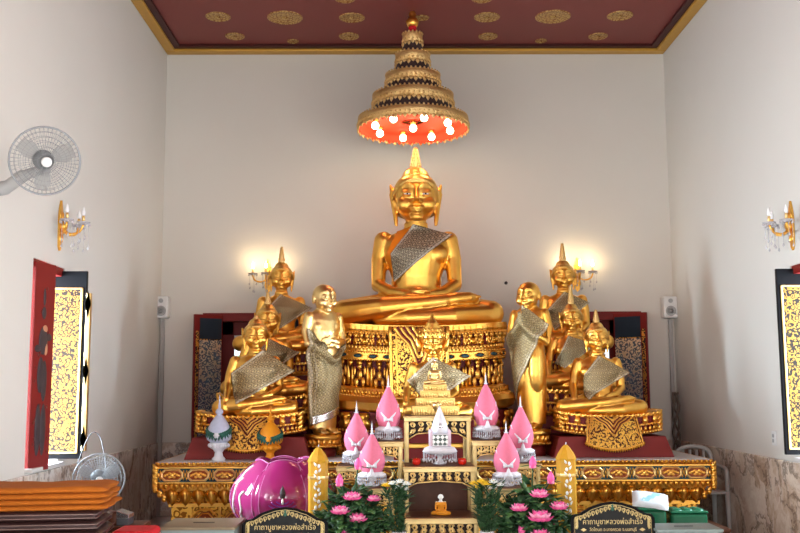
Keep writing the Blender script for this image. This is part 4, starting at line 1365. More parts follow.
# ------------------------------------------------------------------ fans
def fan_head(parent, R0, facing_tilt=0):
    """guard, blades, hub and motor; axis along -y of the parent"""
    g = MB()
    g.tube([(R0 * math.cos(2 * PI * k / 48), 0, R0 * math.sin(2 * PI * k / 48)) for k in range(48)], .0075, 6, closed=True)
    for rr, yy in ((.25, -.062), (.42, -.058), (.58, -.050), (.72, -.040), (.86, -.025)):
        for sg in (1, -1):
            g.tube([(R0 * rr * math.cos(2 * PI * k / 32), yy * sg, R0 * rr * math.sin(2 * PI * k / 32)) for k in range(32)], .0014, 4, closed=True)
    for k in range(48):
        a = 2 * PI * k / 48; c, s_ = math.cos(a), math.sin(a)
        for sg in (1, -1):
            g.tube([(R0 * .2 * c, -.062 * sg, R0 * .2 * s_), (R0 * .6 * c, -.05 * sg, R0 * .6 * s_), (R0 * .88 * c, -.022 * sg, R0 * .88 * s_), (R0 * c, 0, R0 * s_)], .0011, 4)
    g.build('wire_guard', M['guard_wire'], parent)
    for k in range(3):
        b = MB()
        a0 = 2 * PI * k / 3 + .5; pts = []
        n = 10; rows = []
        for i in range(n + 1):
            rr = R0 * (.16 + .72 * i / n); row = []
            for j in range(7):
                u = j / 6 - .5; wd = .95 * math.sin(PI * min(1, .25 + .75 * i / n)) ** .5 if i < n else .5
                a = a0 + u * wd * (.9 if i < 3 else 1.0)
                row.append((rr * math.cos(a), .018 * u * 2, rr * math.sin(a)))
            rows.append(row)
        bk = [[(p[0], p[1] + .003, p[2]) for p in r] for r in rows]
        for i in range(n):
            for j in range(6):
                b.add([rows[i][j], rows[i][j + 1], rows[i + 1][j + 1], rows[i + 1][j]], [(0, 1, 2, 3)], 0); b.add([bk[i][j], bk[i][j + 1], bk[i + 1][j + 1], bk[i + 1][j]], [(3, 2, 1, 0)], 0)
        b.build('fan_blade', M['blade'], parent)
    b = MB(); Q = Matrix.Rotation(PI / 2, 4, 'X')
    b.lathe([(0, .078), (R0 * .13, .074), (R0 * .15, .066), (R0 * .15, .058)], n=28, M=Q); b.build('hub_badge', M['white_plastic'], parent)
    b = MB(); b.lathe([(R0 * .30, -.05), (R0 * .30, -.09), (R0 * .24, -.17), (R0 * .12, -.20), (0, -.205)], n=24, M=Q); b.build('motor_housing', M['motor_grey'], parent)


_m = NT('smoky fan blade'); _m.set(Base_Color=(.62, .64, .65, 1), Roughness=.3, Transmission_Weight=.85, IOR=1.03, Alpha=.55); M['blade'] = _m.mat
c = at(45, 161, 6.0); wf = thing('wall_fan', 'grey oscillating fan on a bracket high on the left wall', 'fan', (XL, 6.15, c.z))
hd_ = bpy.data.objects.new('fan_head', None); COL.objects.link(hd_); hd_.parent = wf; hd_.location = (c.x - XL, -.15, 0); hd_.rotation_euler = (R(18), 0, R(30))
fan_head(hd_, .218)
b = MB(); b.box((.014, .12, -.10), (.028, .12, .24)); b.tube(catmull([(.02, .12, -.12), (.16, .11, -.12), (.30, .06, -.05), (c.x - XL - .04, .03, -.005)], 6), [.05] * 7 + [.042] * 6 + [.035] * 6, 12); b.build('bracket_arm', M['grey_plastic'], wf, bevel=.01)
b = MB(); b.ell((.10, .06, -.18), (.05, .03, .035)); b.build('switch_box', M['dark_plastic'], wf)
b = MB(); b.tube(catmull([(.09, .06, -.20), (.14, .05, -.30), (.08, .06, -.40), (.02, .10, -.42), (.012, .13, -.40)], 6), .006, 6); b.build('cord', M['grey_plastic'], wf)
c = at(99, 479, 7.6); ff = thing('stand_fan', 'grey round stand fan behind the cushion stack against the marble', 'fan', (c.x, 7.75, 0))
hd_ = bpy.data.objects.new('fan_head', None); COL.objects.link(hd_); hd_.parent = ff; hd_.location = (0, -.15, c.z); hd_.rotation_euler = (R(5), 0, R(20))
fan_head(hd_, .195)
b = MB(); b.lathe([(.18, 0), (.18, .02), (.05, .045), (.016, .06), (.016, c.z - .18)], n=24); b.tube([(0, 0, c.z - .2), (.0, .0, c.z - .02), (0, -.02, c.z)], .024, 10); b.build('fan_stand', M['white_plastic'], ff)
b = MB(); b.tube(catmull([(.0, .06, c.z + .02), (-.08, .12, c.z + .30), (-.16, .10, c.z + .33), (-.24, .05, c.z + .1)], 8), .004, 6); b.build('cord', M['dark_plastic'], ff)

# ------------------------------------------------------------------ loudspeakers, ducts, switch, cable
for px, lab, lab2, sd in ((164, 'pale grey loudspeaker near the top of the left duct on the back wall', 'pale cable duct running down the back wall in the left corner', -1), (667, 'pale grey loudspeaker near the top of the right duct on the back wall', 'pale cable duct running down the back wall in the right corner', 1)):
    c = at(px, 308, YB)
    t = thing('loudspeaker', lab, 'loudspeaker', (c.x, YB - .005, c.z))
    b = MB(); b.box((0, -.075, 0), (.165, .15, .26)); b.build('speaker_cabinet', M['white_plastic'], t, bevel=.02)
    b = MB(); b.lathe([(.060, 0), (.060, .006), (.050, .004), (.022, -.002), (.018, .003), (0, .005)], n=24, M=T(0, -.15, -.045) @ Matrix.Rotation(PI / 2, 4, 'X')); b.build('woofer', M['grey_plastic'], t)
    b = MB(); b.lathe([(.026, 0), (.026, .006), (.012, .002), (0, .006)], n=18, M=T(0, -.15, .075) @ Matrix.Rotation(PI / 2, 4, 'X')); b.build('tweeter', M['grey_plastic'], t)
    x = at(px - 3 if sd < 0 else px + 5, 400, YB).x
    x = max(XL + .045, min(XR - .05, x))
    b = MB(); b.box((x, YB - .052, (c.z - .14) / 2), (.045, .04, c.z - .14)); tag(b.build('cable_duct', M['duct_grey'], bevel=.006), lab2, 'duct')
c = at(770, 438, 8.5)
t = thing('wall_switch', 'white double switch plate on the right wall beside the lacquered shutter', 'switch', (XR, 8.46, c.z))
b = MB(); b.box((-.007, 0, 0), (.014, .085, .125)); b.build('plate', M['white_plastic'], t, bevel=.004)
for z in (-.022, .022):
    b = MB(); b.box((-.017, 0, z), (.008, .03, .03)); b.build('rocker', M['grey_plastic'], t, bevel=.002)
b = MB()
x0_ = at(684, 420, 11.2).x
for q, (r_, ph) in enumerate(((.016, 0), (.013, 2.2), (.011, 4.1))):
    b.tube(catmull([(x0_ - .10 + .035 * math.sin(1.7 * k + ph), 11.17 + .02 * math.cos(2 * k + ph), max(.0135, at(670, 392 + 14 * k, 11.2).z)) for k in range(10)], 5), r_, 7)
tag(b.build('power_cable', M['cable'] if 'cable' in M else M['grey_plastic']), 'twisted grey power cables hanging in the right corner behind the altar', 'cable')

c = at(506, 283, YB); b = MB(); b.lathe([(.018, 0), (.02, -.004), (.008, -.012), (.006, -.03), (0, -.032)], n=14, M=Matrix.Rotation(-PI / 2, 4, 'X')); b.tube(catmull([(0, -.02, 0), (0, -.045, -.006), (0, -.055, .012)], 5), .005, 6)
o = b.build('wall_hook', M['dark_plastic']); o.location = (c.x, YB, c.z); tag(o, 'small dark hook on the bare back wall right of the largest Buddha', 'hook')

# ------------------------------------------------------------------ plastic chair
cx = at(699, 470, 9.4).x; ch = thing('plastic_chair', 'grey moulded plastic armchair squeezed between the altar and the right wall', 'chair', (3.15, 9.97, 0))
w2 = .185
b = MB()
arch = catmull([(-w2, .0, .42), (-w2 * 1.02, .03, .62), (-w2 * .85, .05, .80), (0, .06, .845), (w2 * .85, .05, .80), (w2 * 1.02, .03, .62), (w2, 0, .42)], 6)
b.tube(arch, .022, 10)
for k in range(4):
    x = -w2 * .6 + w2 * .4 * k; b.tube([(x, .0, .43), (x, .04, .62), (x * .95, .055, .81)], .016, 8, flat=.5)
b.build('backrest', M['chair_grey'], ch)
b = MB(); b.box((0, -.20, .42), (w2 * 2, .42, .03)); b.build('seat', M['chair_grey'], ch, bevel=.012)
for s_ in (-1, 1):
    b = MB(); b.tube(catmull([(s_ * w2, .02, .66), (s_ * w2 * 1.02, -.15, .665), (s_ * w2 * 1.0, -.36, .65), (s_ * w2, -.40, .60), (s_ * w2, -.40, .43)], 5), .022, 8); b.build('armrest', M['chair_grey'], ch)
    for y in (0, -.39):
        b = MB(); b.tube([(s_ * w2, y, .43), (s_ * (w2 + .0), y + (.02 if y == 0 else -.015), 0)], [.028, .020], 8); b.build('leg', M['chair_grey'], ch)
# ------------------------------------------------------------------ offering tables before the altar
def set_table(label, px0, px1, py, Y, depth, apron_h=.15, panel=False):
    a, c = at(px0, py, Y), at(px1, py, Y)
    w, z = c.x - a.x, (a.z + c.z) / 2
    t = thing('offering_table', label, 'table', ((a.x + c.x) / 2, Y, 0))
    b = MB(); b.box((0, depth / 2, z - .006), (w - .012, depth - .012, .012)); b.build('table_top', M['wood'], t, bevel=.002)
    b = MB()
    b.box((0, .004, z - .027), (w + .012, .030, .046)); b.box((0, depth - .004, z - .027), (w + .012, .03, .046))
    for sx_ in (-1, 1): b.box((sx_ * (w / 2 - .009), depth / 2, z - .027), (.030, depth - .03, .046))
    b.box((0, -.012, z - .012), (w + .024, .012, .014)); b.build('gilt_rail', M['gilt_cream'], t, bevel=.004)
    # openwork scroll apron: whorls between rails, longer towards the legs
    b = MB(); zt = z - .048; iw = w / 2 - .035
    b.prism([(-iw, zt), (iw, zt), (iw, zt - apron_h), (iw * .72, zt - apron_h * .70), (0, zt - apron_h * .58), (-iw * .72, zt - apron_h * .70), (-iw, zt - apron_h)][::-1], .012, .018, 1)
    n = max(4, int(round(iw * 2 / .068)))
    for k in range(n):
        x = -iw + (k + .5) * 2 * iw / n; e = abs(x) / iw; hh = apron_h * (.56 + .34 * e ** 2); sg = -1 if x < 0 else 1
        for q, (cz, rr) in enumerate(((.27, .021), (.72, .017))):
            pts = []
            for i in range(15):
                an = i / 14 * 3.4 * PI; r_ = rr * (1.15 - .8 * i / 14)
                pts.append((x + sg * r_ * math.cos(an) * (1 if q == 0 else -1), .004, zt - hh * cz + r_ * math.sin(an)))
            b.tube(pts, [.0065 - .003 * i / 14 for i in range(15)], 6)
        b.petal((x + sg * .024, .008, zt - hh * .95), (0, -1, 0), (-sg * .4, 0, 1), .022, .05, .008); b.petal((x - sg * .02, .008, zt - hh * .5), (0, -1, 0), (sg * .4, 0, -1), .02, .045, .008)
    b.tube([(-iw, .006, zt - apron_h), (-iw * .72, .006, zt - apron_h * .72), (0, .006, zt - apron_h * .60), (iw * .72, .006, zt - apron_h * .72), (iw, .006, zt - apron_h)], .006, 6)
    b.build('openwork_apron', [M['gold_pale'], M['apron_dark']], t)
    for sx_ in (-1, 1):
        for y in (.016, depth - .016):
            b = MB(); b.box((sx_ * (w / 2 - .018), y, (z - .02) / 2), (.036, .032, z - .02)); b.box((sx_ * (w / 2 - .018), y - .014, (z - .02) / 2), (.018, .012, z - .06)); b.build('leg', M['gilt_cream'], t, bevel=.004)
    b = MB(); b.box((0, depth / 2, z - .40 if z > .6 else z * .4), (w - .04, depth - .06, .014)); b.build('shelf', M['wood'], t)
    if panel:
        b = MB(); b.box((0, depth - .05, z * .5), (w - .08, .012, z - .10)); b.build('back_panel', M['wood'], t)
    return z


Z1 = set_table('tallest gilt offering table, carrying the small gold Buddha, centre of the altar front', 404.5, 470.5, 415.5, 8.22, .42, .15)
Z2 = set_table('middle-height gilt offering table with the white cone before the tallest table', 404, 475, 466, 7.80, .38, .12, True)
Z3 = set_table('lowest gilt offering table at the very front centre of the photo', 405.5, 478.5, 517.5, 7.45, .32, .12, True)
ZL1 = set_table('gilt offering table left of the tallest one, under the innermost left pink cone', 368.5, 402.5, 441, 8.12, .33, .11)
ZR1 = set_table('gilt offering table right of the tallest one, under the innermost right pink cone', 472.5, 506, 440, 8.12, .33, .11)
ZL2 = set_table('outermost left gilt offering table, under the pink cone nearest the throne statue', 337, 365, 465.5, 8.05, .30, .10)
ZR2 = set_table('outermost right gilt offering table, under the right pink cone beside the yellow pillar candle', 509.5, 540, 463, 8.05, .30, .10)
ZL3 = set_table('low gilt offering table behind the left lotus bouquet', 354, 394, 488, 7.68, .30, .10)
ZR3 = set_table('low gilt offering table behind the right lotus bouquet', 487, 527, 488, 7.68, .30, .10)


# ------------------------------------------------------------------ pink cones on crystal trays
def cone_offering(label, px, py_base, Y, ztab, top_py, group=None):
    c = at(px, py_base, Y); zt = ztab + .0005
    t = thing('flower_cone', label, 'offering', (c.x, Y, zt))
    # crystal stemmed tray
    b = MB(); b.lathe([(.055, 0), (.060, .008), (.020, .022), (.014, .045), (.022, .058), (.09, .068), (.118, .082), (.112, .086), (0, .080)], n=28); tr = b.build('crystal_tray', M['crystal'], t)
    b = MB()
    for k in range(40):
        a = 2 * PI * k / 40; x, y = .116 * math.cos(a), .116 * math.sin(a)
        b.tube([(x, y, .08), (x, y, .025)], .0016, 4); b.lathe([(0, -.012), (.0075, -.003), (.004, .010), (0, .012)], (x, y, .022 + .006 * (k % 2)), 6); b.ell((x, y, .055), (.006, .006, .008), 0, None, 6, 5)
    b.build('bead_fringe', M['crystal'], tr)
    b = MB()   # gathered lace collar
    ring = [[], []]
    for k in range(60):
        a = 2 * PI * k / 60; w_ = .006 * math.cos(k * PI / 2.5)
        ring[0].append(((.075) * math.cos(a), .075 * math.sin(a), .118)); ring[1].append(((.112 + w_) * math.cos(a), (.112 + w_) * math.sin(a), .088 + w_))
    b.rings([ring[0], ring[1], [(x * .98, y * .98, z - .004) for x, y, z in ring[1]], [(x, y, .082) for x, y, z in ring[0]]], 0, True)
    b.build('lace_collar', M['lace'], t)
    H_ = at(px, top_py, Y).z - zt - .10
    b = MB(); z0 = .098; R_ = .107
    prof = [(.055, z0), (.082, z0 + .02), (.100, z0 + .06), (R_, z0 + .10), (.103, z0 + .145), (.088, z0 + .19), (.066, z0 + .235), (.044, z0 + .28), (.026, z0 + .315), (.012, z0 + .34), (0, z0 + .345)]
    k = H_ / .345; prof = [(r, z0 + (z - z0) * k) for r, z in prof]
    b.lathe(prof, n=36); b.build('pink_cone', M['pink'], t)
    zt_ = z0 + H_
    b = MB(); b.lathe([(.0, 0), (.012, .0), (.016, .008), (.009, .014), (.006, .022), (.010, .03), (.005, .038), (.008, .05), (.004, .058), (.006, .066), (.002, .09), (0, .112)], (0, 0, zt_ - .012), 10)
    for k2 in range(6):
        a = 2 * PI * k2 / 6; b.petal((.012 * math.cos(a), .012 * math.sin(a), zt_ - .006), (math.cos(a), math.sin(a), .3), (math.cos(a), math.sin(a), .5), .012, .02, .003)
    b.build('spike', M['white_cloth'], t)
    b = MB(); pts = []
    for i in range(19):   # swag that dips towards the front
        a = -PI / 2 + (i - 9) / 9 * 1.9; q_ = abs((i - 9) / 9); dz = .085 + .125 * min(1, q_ * 1.5) ** 1.0; rr = R_ + .002 - .028 * max(0, (dz - .10) / .11)
        pts.append((rr * math.cos(a), rr * math.sin(a), z0 + dz * k - .02))
    b.tube(pts, .009, 8); sw = b.build('swag', M['white_cloth'], t)
    b = MB(); zc = z0 + .085 * k - .012
    for s_ in (-1, 1):
        b.rings([[(s_ * .006, -R_ - .006, zc - .006), (s_ * .006, -R_ - .006, zc + .006), (s_ * .006, -R_ - .014, zc + .006), (s_ * .006, -R_ - .014, zc - .006)], [(s_ * .040, -R_ + .000, zc - .016), (s_ * .040, -R_ + .0, zc + .018), (s_ * .036, -R_ - .016, zc + .018), (s_ * .036, -R_ - .016, zc - .016)]], 0, True)
    b.ell((0, -R_ - .010, zc), (.011, .009, .011)); b.build('bow', M['white_cloth'], t)
    b = MB()   # pendant of white beads from the bow
    b.lathe([(0, 0), (.010, -.01), (.020, -.045), (.034, -.062), (.030, -.068), (0, -.066)], (0, -R_ - .006, zc - .015), 12, sy=.5)
    for k2 in range(7): b.tube([(-.03 + .01 * k2, -R_ - .012, zc - .08), (-.033 + .011 * k2, -R_ - .010, zc - .115)], .0045, 6)
    b.build('pendant', M['white_cloth'], t)
    return t


cone_offering('pink flower cone on crystal tray, highest of the left three, beside the small gold Buddha', 388.5, 440, 8.29, ZL1, 386, None)
cone_offering('pink flower cone on crystal tray, outermost of the left three, before the carved throne', 356.5, 463, 8.20, ZL2, 412)
cone_offering('pink flower cone on crystal tray, lowest of the left three, above the left lotus bouquet', 372, 486, 7.84, ZL3, 433)
cone_offering('pink flower cone on crystal tray, highest of the right three, beside the small gold Buddha', 486.5, 438, 8.29, ZR1, 383)
cone_offering('pink flower cone on crystal tray, outermost of the right three, by the right standing disciple', 521.5, 461, 8.20, ZR2, 406)
cone_offering('pink flower cone on crystal tray, lowest of the right three, above the right lotus bouquet', 507, 486, 7.84, ZR3, 432)


# white cone on a chequered box
c = at(440, 462, 7.98); t = thing('white_cone', 'white cone on a chequered box and crystal tray, centre front under the small gold Buddha', 'offering', (c.x, 7.98, Z2))
b = MB(); b.lathe([(.05, 0), (.055, .01), (.018, .03), (.016, .05), (.03, .07), (.11, .085), (.142, .10), (.135, .105), (0, .10)], n=28); tr = b.build('crystal_tray', M['crystal'], t)
b = MB()
for k in range(30):
    a = 2 * PI * k / 30; x, y = .138 * math.cos(a), .138 * math.sin(a)
    b.tube([(x, y, .1), (x, y, .035)], .0018, 4); b.lathe([(0, -.014), (.008, -.004), (.004, .010), (0, .012)], (x, y, .03 + .008 * (k % 2)), 6)
b.build('bead_fringe', M['crystal'], tr)
b = MB(); b.lathe([(.145, .103), (.125, .135), (.08, .15), (0, .152)], n=40); b.build('lace_collar', M['lace'], t)
b = MB(); b.box((0, 0, .20), (.155, .155, .10)); bx = b.build('box', M['white_cloth'], t, bevel=.004)
_m = NT('black and white diamond check'); _mp = _m.n('Mapping'); _m.l(_m.co(), _mp.inputs[0]); _mp.inputs['Rotation'].default_value = (0, R(45), 0); _mp.inputs['Scale'].default_value = (38, 38, 38)
_c = _m.n('TexChecker'); _m.l(_mp.outputs[0], _c.inputs[0]); _c.inputs['Scale'].default_value = 1; _c.inputs[1].default_value = (.80, .80, .76, 1); _c.inputs[2].default_value = (.03, .05, .04, 1); _m.l(_c.outputs[0], _m.b.inputs['Base Color']); _m.set(Roughness=.3)
b = MB(); b.box((0, -.080, .20), (.125, .004, .085)); b.build('chequered_front', _m.mat, t)
for sx_ in (-1, 1):
    for sy_ in (-1, 1):
        b = MB(); b.lathe([(.013, .15), (.013, .26), (.016, .265), (.012, .275), (0, .29)], (sx_ * .076, sy_ * .076, 0), 10); b.build('corner_post', M['pink_white'], t)
b = MB(); b.lathe([(.055, .25), (.066, .262), (.069, .29), (.060, .33), (.044, .375), (.026, .42), (.012, .455), (.004, .478), (0, .48)], n=28); b.build('cone', M['white_cloth'], t)
b = MB(); b.ell((0, -.066, .31), (.014, .008, .016)); b.tube([(.02 * math.cos(2 * PI * k / 16), -.062, .31 + .024 * math.sin(2 * PI * k / 16)) for k in range(16)], .004, 6, closed=True); b.build('medallion', M['silver'], t)
b = MB(); b.ell((0, 0, .485), (.008, .008, .012)); b.lathe([(.012, .478), (.02, .49), (.004, .5), (0, .51)], n=8); b.build('gold_tip', M['gold_pale'], t)
for px, lab in ((416.5, 'red glass candle cup left of the white cone'), (462, 'red glass candle cup right of the white cone')):
    c = at(px, 462, 7.95); t = thing('candle_cup', lab, 'candle', (c.x, 7.93, Z2))
    b = MB(); b.lathe([(.022, 0), (.034, .012), (.036, .035), (.030, .05), (.026, .05), (.028, .03), (0, .025)], n=20); b.build('cup', M['red_glass'], t)
    b = MB(); b.lathe([(.022, .028), (.022, .04), (0, .042)], n=14); b.tube([(0, 0, .04), (0, 0, .055)], .002, 5); b.build('wick_wax', M['yellow_wax'], t)

q = at(441, 515, 7.6); fg = thing('monk_figurine', 'tiny seated white-headed figurine in orange robe on the lowest offering table', 'figurine', (q.x, 7.62, Z3), 0, None, 1)
b = seated_body('meditation', .9); head_parts(b, (0, -.005, HC), 1.0, False); me = remeshed(b, .014)
fo = obj_of('body', me, [M['mum_white'], M['orange_phum']], fg); fo.scale = (.17,) * 3
for p_ in me.polygons: p_.material_index = 1 if p_.center.z < .57 else 0

# ------------------------------------------------------------------ small gold Buddha and the crowned Buddha
c = at(435, 400, 8.4)
t = thing('stepped_stand', 'stepped gold stand under the small gold Buddha on the tallest table', 'pedestal', (c.x, 8.42, Z1))
zt_ = at(435, 384.5, 8.42).z - Z1; ws = [(.235, 0, .30), (.195, .30, .56), (.15, .56, .80), (.118, .80, 1)]
b = MB()
for w_, f0, f1 in ws:
    b.box((0, 0, zt_ * (f0 + f1) / 2), (w_ * 1.75, w_ * 1.1, zt_ * (f1 - f0)))
    for k in range(int(w_ * 1.75 / .022)): b.petal((-w_ * .875 + (k + .5) * .022, -w_ * .55, zt_ * f0 + .004), (0, -1, .0), (0, 0, 1), .02, zt_ * (f1 - f0) * .7, .006)
b.build('steps', M['gold_old'], t, bevel=.004)
b = MB(); b.petal((0, -.135, zt_ * .42), (0, -1, 0), (0, 0, -1), .07, .075, .012); b.petal((0, -.142, zt_ * .40), (0, -1, 0), (0, 0, -1), .04, .05, .012); b.build('front_badge', M['gold_pale'], t)
buddha('small_buddha_statue', 'small gold seated Buddha with pale pointed crown on a stepped gold stand', 'statue', (c.x, 8.42, Z1 + zt_), .215, 'touch', 0, None, mat='gold_pale', finial=.11, fm='silver', hm='gold_pale')

KC = .90; zc_ = at(432, 419, 8.98).z
b = MB(); b.box((0, 0, (zc_ - ZT) / 2), (.74, .40, zc_ - ZT)); cb = thing('statue_block', 'dark red block with gold moulding under the crowned Buddha before the throne', 'pedestal', (at(433, 400, 8.98).x, 8.985, ZT)); b.build('block', M['maroon'], cb, bevel=.01)
b = MB(); b.box((0, 0, (zc_ - ZT) * .35), (.80, .42, .05)); b.build('moulding', M['gold'], cb, bevel=.012)
cr = thing('crowned_buddha_statue', 'gold crowned Buddha wrapped in dark brocade, seated before the throne behind the small one', 'statue', (at(433, 400, 8.98).x, 8.99, zc_), 0, None, KC)
me = MESH['touchnarrow'].copy(); obj_of('body', me, M['gold'], cr); bv = bvh_of(me)
mb, uv = drape(bv, [(.0, .64), (.40, .44), (-.06, .14), (-.27, .40)], 34, 24, .026, .012, 10); build_uv(mb, uv, 'sash', M['sash'], cr)
b = MB(); b.lathe([(.135, .825), (.140, .845), (.130, .87), (.137, .885), (.115, .905), (.122, .918), (.092, .94), (.098, .952), (.070, .975), (.074, .985), (.048, 1.01), (.028, 1.045), (.012, 1.09), (0, 1.13)], (0, 0, 0), 28)
for k in range(16):
    a = 2 * PI * k / 16; d = Vector((math.cos(a), math.sin(a), 0)); b.petal(d * .132 + Vector((0, 0, .84)), d, (0, 0, 1), .045, .06, .015, 0, .1); b.petal(d * .11 + Vector((0, 0, .90)), d, (0, 0, 1), .04, .045, .012, 0, .1)
b.build('crown', M['gold'], cr)
for s_ in (-1, 1):
    b = MB(); b.petal((s_ * .135, -.02, .70), (s_ * .7, -.7, 0), (s_ * .25, 0, 1), .07, .17, .02); b.build('ear_ornament', M['gold'], cr)

# ------------------------------------------------------------------ porcelain-like cones on the altar's left
def altar_cone(label, px, top_py, base_py, body, foot, Y):
    c = at(px, base_py, Y); h = at(px, top_py, Y).z - ZT
    t = thing('stemmed_cone', label, 'offering', (c.x, Y, ZT)); k = h / .60
    L_ = lambda pr: [(r, z * k) for r, z in pr]
    b = MB(); b.lathe(L_([(.062, 0), (.062, .02), (.040, .04), (.034, .075), (.052, .10), (.078, .115), (.086, .14), (.080, .165), (0, .165)]), n=28)
    for j in range(10): a = 2 * PI * j / 10; b.ell((.084 * math.cos(a), .084 * math.sin(a), .138 * k), (.018, .018, .02), 0, None, 8, 6)
    b.build('stem_bowl', foot, t)
    b = MB(); b.lathe(L_([(.075, .165), (.108, .19), (.116, .225), (.110, .27), (.086, .325), (.058, .37), (.034, .40), (.022, .415), (0, .416)]), n=32); b.build('cone_body', body, t)
    b = MB(); b.lathe(L_([(.018, .41), (.034, .425), (.036, .445), (.024, .462), (.012, .47), (.012, .50), (.008, .52), (.005, .57), (0, .60)]), n=16); b.build('finial', body, t)
    b = MB()
    for i in range(25):
        u = (i - 12) / 12; a = -PI / 2 + u * 2.0; z = (.225 + .075 * abs(u) ** 1.1) * k; rr = .116 - .022 * abs(u) ** 1.6
        b.ell((rr * math.cos(a), rr * math.sin(a), z), (.020, .020, .022), 0, None, 8, 6)
        b.petal((rr * 1.05 * math.cos(a), rr * 1.05 * math.sin(a), z - .005), (math.cos(a), math.sin(a), 0), (.3 * (i % 3 - 1), 0, -1), .022, .045, .008)
    b.build('leaf_garland', M['garland'], t)
    b = MB(); b.ell((0, -.138, .232 * k), (.020, .012, .020))
    for j in range(6): a = 2 * PI * j / 6; b.ell((.018 * math.cos(a), -.134, .232 * k + .018 * math.sin(a)), (.010, .008, .010), 0, None, 8, 6)
    b.build('front_rosette', foot, t)


altar_cone('pale blue cone with green garland on a white stem, left end of the altar', 218.5, 394, 462, M['blue_white'], M['white_china'], 8.83)
altar_cone('orange cone with green garland on an orange stem, beside the pale blue one', 270, 404, 462, M['orange_phum'], M['orange_phum'], 8.83)

# ------------------------------------------------------------------ low tables for what stands in front
def low_table(label, x0, x1, y0, y1, z):
    t = thing('low_table', label, 'table', ((x0 + x1) / 2, (y0 + y1) / 2, 0))
    w_, d_ = x1 - x0, y1 - y0
    b = MB(); b.box((0, 0, z - .012), (w_, d_, .024)); b.build('table_top', M['wood'], t, bevel=.003)
    for sx_ in (-1, 1):
        for sy_ in (-1, 1): b = MB(); b.box((sx_ * (w_ / 2 - .03), sy_ * (d_ / 2 - .03), (z - .024) / 2), (.04, .04, z - .024)); b.build('leg', M['wood'], t)


ZL = .30
low_table('low brown table under the lotus bouquets and flower vases, front centre', -.50, 1.32, 6.90, 7.40, ZL)
low_table('low brown table under the left sign and left yellow pillar', -1.09, -.52, 6.85, 7.72, ZL)
low_table('low brown table under the right sign and right yellow pillar', 1.34, 1.90, 6.85, 7.72, ZL)
low_table('low brown stool under the glossy magenta lotus', -1.30, -.56, 7.78, 8.60, ZL)
low_table('low brown table under the green tins', 1.72, 2.72, 7.76, 8.40, .34)

# ------------------------------------------------------------------ yellow pillar candles
for px, top, lab, Y in ((318, 446, 'tall yellow pillar candle left, beside the magenta lotus', 7.6), (567, 443.5, 'tall yellow pillar candle right, above the right sign', 7.6)):
    c = at(px, 500, Y); h = at(px, top, Y).z - ZL; r = .078
    t = thing('pillar_candle', lab, 'candle', (c.x, Y, ZL))
    b = MB(); b.lathe([(r * .9, 0), (r, .02), (r, h - .13), (r * 1.06, h - .115), (r * .82, h - .075), (r * .42, h - .03), (r * .16, h - .010), (0, h - .008)], n=8, smooth=False); b.build('wax_pillar', M['yellow_wax'], t)
    b = MB(); b.tube([(0, 0, h - .012), (.004, 0, h + .012)], .004, 6); b.build('wick', M['white_cloth'], t)
    b = MB()   # strip of pale stucco flowers
    for k in range(9):
        z = h - .15 - .045 * k; b.ell((.010 * (-1) ** k, -r * .96, z), (.012, .008, .016), 0, None, 8, 6); b.petal((-.010 * (-1) ** k, -r * .95, z), (0, -1, 0), ((-1) ** k * -.6, 0, 1), .018, .035, .006)
    b.build('floral_strip', M['mum_white'], t)
    b = MB(); b.lathe([(r * 1.04, h - .25), (r * 1.05, h - .24), (r * 1.04, h - .23)], n=8, smooth=False); b.build('band', M['gold_pale'], t)

